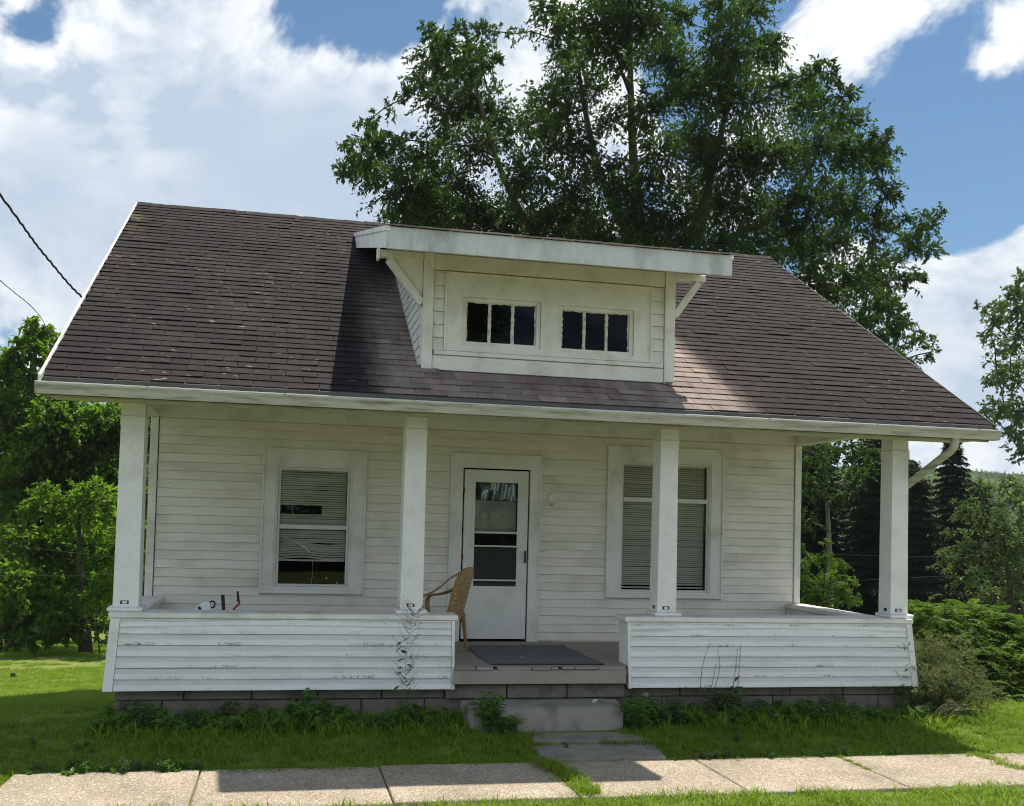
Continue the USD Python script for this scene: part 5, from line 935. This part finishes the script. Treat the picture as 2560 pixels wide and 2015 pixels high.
# local frame: +y is where the chair faces; seat 0.42 high
w2_, zs = .235, .40
def back_pt(u, v):                                                    # u across -1..1, v up 0..1 -> point of the reclined, slightly hollow back
    return np.array([u * (w2_ + .02 * v), -.20 - .13 * v - .05 * (1 - u * u) * .6, zs - .02 + .535 * v])
out = [(-.96, 0), (.96, 0), (1.0, .5), (.93, .80), (.72, .96), (.4, 1.02), (0, 1.04), (-.4, 1.02), (-.72, .96), (-.93, .80), (-1.0, .5)]
P = Polygon(out).buffer(.03)
for r in range(8):
    for c in range(7):
        u = -.66 + .22 * c + (.06 if r % 2 else 0) - .03; v0 = .14 + .098 * r
        if abs(u) < .74 - (.2 if r == 7 else 0): P = P.difference(affinity.scale(Point(u, v0).buffer(.5, 6), .105, .068, origin=(u, v0)))
tm = trimesh.creation.extrude_polygon(P, .008, engine='earcut'); tm = tm.subdivide_to_size(.16); v = np.array([back_pt(a, b) + [0, c - .004, 0] for a, b, c in tm.vertices])
obj('backrest', (v, tm.faces), MAT['chair'], ch)
for s in (-1, 1):
    arm = [back_pt(s * .45, 1.03), back_pt(s * .82, .95), np.array([s * .268, -.255, zs + .43]), np.array([s * .285, -.15, zs + .335]), np.array([s * .297, -.02, zs + .255]), np.array([s * .30, .11, zs + .212]), np.array([s * .292, .215, zs + .195]), np.array([s * .28, .25, zs + .15]), np.array([s * .265, .245, zs + .02])]
    q = smooth_path(arm, 40); m = MB()
    t_ = np.gradient(q, axis=0); t_ /= np.linalg.norm(t_, axis=1, keepdims=True); sd = np.cross(t_, [s * .3, .25, 1.0]); sd /= np.linalg.norm(sd, axis=1, keepdims=True); nn = np.cross(sd, t_)
    wd = np.interp(np.linspace(0, 1, 40), [0, .3, .55, .8, 1], [.010, .024, .034, .034, .022])[:, None]; th = .007
    ring = np.stack([q - sd * wd - nn * th, q + sd * wd - nn * th, q + sd * wd + nn * th, q - sd * wd + nn * th], 1).reshape(-1, 3)
    f = [(i_ * 4 + j_, i_ * 4 + (j_ + 1) % 4, i_ * 4 + 4 + (j_ + 1) % 4, i_ * 4 + 4 + j_) for i_ in range(39) for j_ in range(4)]
    m.add(ring, f); obj('armrest', m, MAT['chair'], ch)
    for (x0, y0, z0), (x1, y1, z1) in (((s * .265, .235, zs + .06), (s * .285, .285, 0)), ((s * .225, -.21, zs + .03), (s * .245, -.262, 0))):
        m = MB(); m.hull([(x + dx, y + dy, z) for x, y, z, k_ in ((x0, y0, z0, .030), (x1, y1, z1, .016)) for dx, dy in ((-k_, -k_ * .6), (k_, -k_ * .6), (k_, k_ * .6), (-k_, k_ * .6))]); obj('leg', m, MAT['chair'], ch)
m = MB(); m.hull([(x, y, z) for x, y in ((-.23, -.21), (.23, -.21), (.265, .24), (-.265, .24)) for z in (zs - .012, zs)] + [(x, .27, zs - .03) for x in (-.2, .2)]); obj('seat', m, MAT['chair'], ch)
obj('apron', MB().hull([(x, .245, z) for x in (-.26, .26) for z in (zs - .05, zs - .013)] + [(x, .262, z) for x in (-.25, .25) for z in (zs - .05, zs - .02)]), MAT['chair'], ch)

# mat in front of the door
mt = thing('door_mat', 'flat charcoal carpet mat on the porch floor before the door', 'mat', (4.22, .68, ZF + .002))
xs = np.linspace(-.605, .605, 15); ys = np.linspace(-.71, .71, 15); X, Y = np.meshgrid(xs, ys, indexing='ij'); rg = np.random.default_rng(3)
Zt = .010 + .005 * meshkit.noise(np.stack([X * 4, Y * 4, 0 * X], -1), 2) + .012 * np.exp(-((X - .6) ** 2 + (Y - .7) ** 2) / .01); top = np.stack([X + .012 * np.sin(Y * 9), Y + .01 * np.sin(X * 7), Zt], -1).reshape(-1, 3); bot = top * [1, 1, 0]
i, j = np.meshgrid(np.arange(14), np.arange(14), indexing='ij'); q = np.stack([i * 15 + j, (i + 1) * 15 + j, (i + 1) * 15 + j + 1, i * 15 + j + 1], -1).reshape(-1, 4)
ring_i = [k * 15 for k in range(15)] + [14 * 15 + k for k in range(1, 15)] + [k * 15 + 14 for k in range(13, -1, -1)] + [k for k in range(13, 0, -1)]
m = MB(); n_ = len(top); m.add(np.vstack([top, bot]), np.vstack([q, [(ring_i[k], n_ + ring_i[k], n_ + ring_i[(k + 1) % len(ring_i)], ring_i[(k + 1) % len(ring_i)]) for k in range(len(ring_i))]]))
obj('carpet', m, MAT['mat'], mt); obj('bound_edge', MB().box(-.60, -.722, 0.0, .60, -.712, .013), MAT['black'], mt)
tag(obj('leaf_litter', MB().add(*leaf_mesh(np.array([[4.02, .35, ZF + .022]]), np.array([[1, .3, .0]]), .07, .03, np.random.default_rng(2))), MAT['straw']), 'small pale dead leaf lying on the charcoal mat', 'leaf')

# things leaning behind the left parapet
p0 = at(557, 1523, .42); zt = at(557, 1487, .42)[2]
t = thing('garden_tool', 'black-gripped tool handle sticking up behind the left parapet', 'tool', (p0[0], .42, ZF), group='tools leaning behind the left parapet')
obj('shaft', MB().tube([(.05, .02, 0), (.01, 0, p0[2] - ZF - .05)], .012, 8), MAT['wire'], t); obj('grip', MB().tube([(.012, 0, p0[2] - ZF - .06), (-.006, 0, zt - ZF)], [.017, .019], 10), MAT['black'], t); obj('blade', MB().hull([(.05 + x, .02 + y, z) for x in (-.1, .1) for y in (-.006, .006) for z in (0, .18)]), MAT['black'], t)
p1 = at(588, 1522, .42); pt = at(594, 1478, .42); pm = at(596, 1502, .42)
t = thing('garden_tool', 'red curved handle with a black end sticking up behind the left parapet', 'tool', (p1[0], .42, ZF), group='tools leaning behind the left parapet')
r_ = lambda P_: (P_[0] - p1[0], 0, P_[2] - ZF)
obj('curved_handle', MB().tube(smooth_path([(-.12, .03, 0), (-.06, 0, p1[2] - ZF - .12), (r_(p1)[0] - .01, 0, p1[2] - ZF), (r_(pm)[0] + .006, 0, pm[2] - ZF - .03), r_(pm)], 14), .011, 8), MAT['red'], t)
obj('grip', MB().tube([r_(pm), r_(pt)], [.013, .012], 10), MAT['black'], t); obj('collar', MB().tube([(r_(pm)[0], 0, r_(pm)[2] - .006), (r_(pm)[0], 0, r_(pm)[2] + .004)], .022, 10), MAT['black'], t); obj('foot', MB().hull([(-.12 + x, .03 + y, z) for x in (-.05, .05) for y in (-.04, .04) for z in (0, .05)]), MAT['red'], t)
pw = at(506, 1517, .40)
t = thing('power_tool', 'white plastic power tool with black vent and loop handle behind the left parapet', 'tool', (pw[0], .40, ZF))
zz = pw[2] - ZF; c_, s_ = math.cos(.28), math.sin(.28)
def tilt(p): return [(x * c_ - z * s_, y, x * s_ + z * c_ + zz) for x, y, z in p]
obj('body', MB().hull(tilt([(x, y, z) for x, y, z in ((-.10, -.05, -.10), (.08, -.05, -.10), (.08, -.05, .03), (.05, -.05, .05), (-.03, -.05, .03), (-.10, -.05, -.03))] + [(x, .05, z) for x, z in ((-.10, -.10), (.08, -.10), (.08, .03), (.05, .05), (-.03, .03), (-.10, -.03))])), MAT['white_plastic'], t)
obj('vent', MB().hull(tilt([(x, y, z) for x, z in ((-.035, -.04), (-.005, -.04), (-.015, .018), (-.04, .01)) for y in (-.054, -.045)])), MAT['black'], t)
obj('loop_handle', MB().tube(smooth_path(tilt([(.075, 0, .02), (.11, 0, .03), (.125, 0, .0), (.11, 0, -.03), (.078, 0, -.03)]), 16), .008, 8), MAT['black'], t)
obj('shaft', MB().tube([(.0, 0, zz - .1), (.03, .02, .05)], .014, 8), MAT['wire'], t); obj('base', MB().hull([(.03 + x, .02 + y, z) for x in (-.09, .09) for y in (-.09, .09) for z in (0, .05)]), MAT['white_plastic'], t)

# overhead cables
def cable(name, label, pts, r, mat='cable', n=30, twist=False):
    q = smooth_path(pts, n); q = q + (np.stack([0 * q[:, 0], .0 * q[:, 0], .007 * np.sin(np.arange(n) * 1.9)], 1) if twist else 0)
    tag(obj(name, MB().tube(q, r, 6), MAT[mat]), label, 'cable')
a, b = at(214, 748, 2.4), at(-2, 484, .3); far = b + (b - a) * 3.2 + [0, 0, .2]
cable('service_cable', 'thick twisted black cable sloping down to the left gable of the house', [far, b, b + (a - b) * .5 - [0, 0, .06], a, (XW0 - .01, 2.6, float(a[2]) - .12)], .012, twist=True, n=110)
a, b = at(100, 790, 6.0), at(-2, 699, 4.5); cable('telephone_wire', 'thin dark wire crossing the sky at the far left, below the thick cable', [b + (b - a) * 9 + [0, 0, .4], b, a, atd(125, 900, 21.0)], .006, n=60)
for lab, pts, y in (('upper pale wire crossing before the trees at the left', [(-10, 1356), (150, 1378), (285, 1392), (420, 1400)], 13.), ('lower pale wire crossing before the trees at the left', [(-10, 1440), (200, 1438), (420, 1434)], 14.), ('pale wire crossing before the spruces at the right', [(1980, 1380), (2150, 1388), (2290, 1392), (2420, 1385)], 9.), ('lower pale wire before the spruces right of the corner column', [(1980, 1460), (2280, 1444), (2400, 1438)], 9.2)):
    cable('utility_wire', lab, [at(px, py, y) for px, py in pts], .0045, 'wire')

# left background: shed between the trunks, stump on the lawn, litter by the step
s0 = at(106, 1606, 33.); t = thing('shed', 'small grey shed half hidden under the trees at the back of the left lawn', 'shed', (s0[0], 33., ground(s0[0], 33.)))
zt = max(1.2, float(at(106, 1580, 33.)[2] - ground(s0[0], 33.)))
obj('wall', MB().cbox(-.75, 0, 0, .75, 1.4, zt, .01), MAT['wire'], t); obj('roof', MB().hull([(x, y, z) for x in (-.85, .85) for y, z in ((-.12, zt + .005), (1.5, zt + .005), (.7, zt + .42))]), MAT['block'], t); obj('door', MB().cbox(-.1, -.02, .05, .42, -.003, zt - .15), MAT['inside'], t)
s0 = at(32, 1690, 11.0); t = thing('tree_stump', 'tiny brown stump standing in the sunlit lawn at the left edge', 'stump', (s0[0], s0[1], ground(s0[0], s0[1]))); obj('stump', MB().tube([(0, 0, -.05), (0, 0, .05), (.005, 0, .09)], [.06, .052, .045], 9), MAT['bark'], t)
for lab, (px, py, y), sz in (('crumpled white paper scrap on the concrete step', (1487, 1752, -.36), .032), ('torn white scrap of plastic caught on the foundation right of the step', (1614, 1737, -.10), .036)):
    c = at(px, py, y); rg = np.random.default_rng(px); v = trimesh.creation.icosphere(1, sz); v.vertices *= [1, .5, .62] * rg.uniform(.55, 1.25, (len(v.vertices), 1)); v.apply_translation(c); tag(obj('litter', v, MAT['paper']), lab, 'litter')

# across the street, mirrored in the porch panes
nb = thing('neighbour_house', 'white gabled house across the street, seen only mirrored in the porch windows', 'house', (16.8, -29.0, ground(16.8, -29.0)), 180.0)
obj('wall', MB().prism([(-3.4, -.4), (3.4, -.4), (3.4, 3.4), (0, 6.0), (-3.4, 3.4)], 1, -3.5, 3.5), MAT['parapet'], nb)
for s in (-1, 1): obj('roof', MB().hull([(x, y, z) for y in (-3.9, 3.9) for x, z in ((0, 6.12), (s * 3.9, 3.12), (0, 6.24), (s * 3.9, 3.24))]), MAT['drip'], nb)
for wx, wz in ((-1.7, 1.0), (1.5, 1.0), (-.5, 4.0)): w_ = obj('window', MB().cbox(wx - .1, -3.56, wz - .1, wx + 1.0, -3.503, wz + 1.5), MAT['trim'], nb); obj('pane', MB().cbox(wx, -3.575, wz, wx + .9, -3.562, wz + 1.4), MAT['black'], w_)
obj('porch_roof', MB().hull([(x, y, z) for x in (-3.4, 3.4) for y, z in ((-5.2, 2.7), (-5.2, 2.82), (-3.51, 3.0), (-3.51, 3.3))]), MAT['drip'], nb)
for k, (x, y, h_) in enumerate(((3.5, -27., 9.), (10.2, -31., 11.), (-4.5, -25., 8.), (24., -27., 9.5), (-13., -29., 11.))):
    z0 = ground(x, y); rg = np.random.default_rng(400 + k); cl_ = [(np.array([x + rg.normal(0, 1.6), y + rg.normal(0, 1.3), z0 + h_ * f]), rg.uniform(1.0, 1.7)) for f in np.linspace(.14, .95, 16)]
    make_tree('broadleaf_tree', ['round leafy tree across the street, mirrored in the left window', 'tall leafy tree across the street, mirrored in the door glass', 'leafy tree across the street facing the left porch column', 'leafy tree across the street right of the mirrored white house', 'large leafy tree far left across the street'][k], [(x, y, z0), (x, y, z0 + h_ * .5), (x + .2, y, z0 + h_ * .9)], cl_, 'lime', 'bark', 410 + k, .30, .20, 16, .2, per=9, twigs=.1)

rg = np.random.default_rng(450); n = 260; hx = rg.uniform(-8, 15, n); hy = rg.normal(-14.5, .35, n)
scatter('hedge', [((v_h, f_h), MAT['maple'])], np.stack([hx, hy, terrain(hx, hy) + rg.uniform(.3, 1.3, n)], 1), rg.uniform(.5, .75, n), rg.uniform(0, 6.28, n), np.zeros(n, int), label='long dark hedge across the street, mirrored in the lower panes', cat='hedge', kind='stuff')

# pale summer haze over the whole place
hz = usdkit.material(stage, '/World/Looks/haze_look', {'v': ('principled_volume', dict(color=(.86, .90, .96), density=.00028, anisotropy=0.0))}, [], volume='v.volume')
tag(obj('haze', MB().box(-1000, -500, -30, 1000, 800, 130), hz), 'thin blue summer haze that pales the far wooded hill', 'haze', kind='stuff')
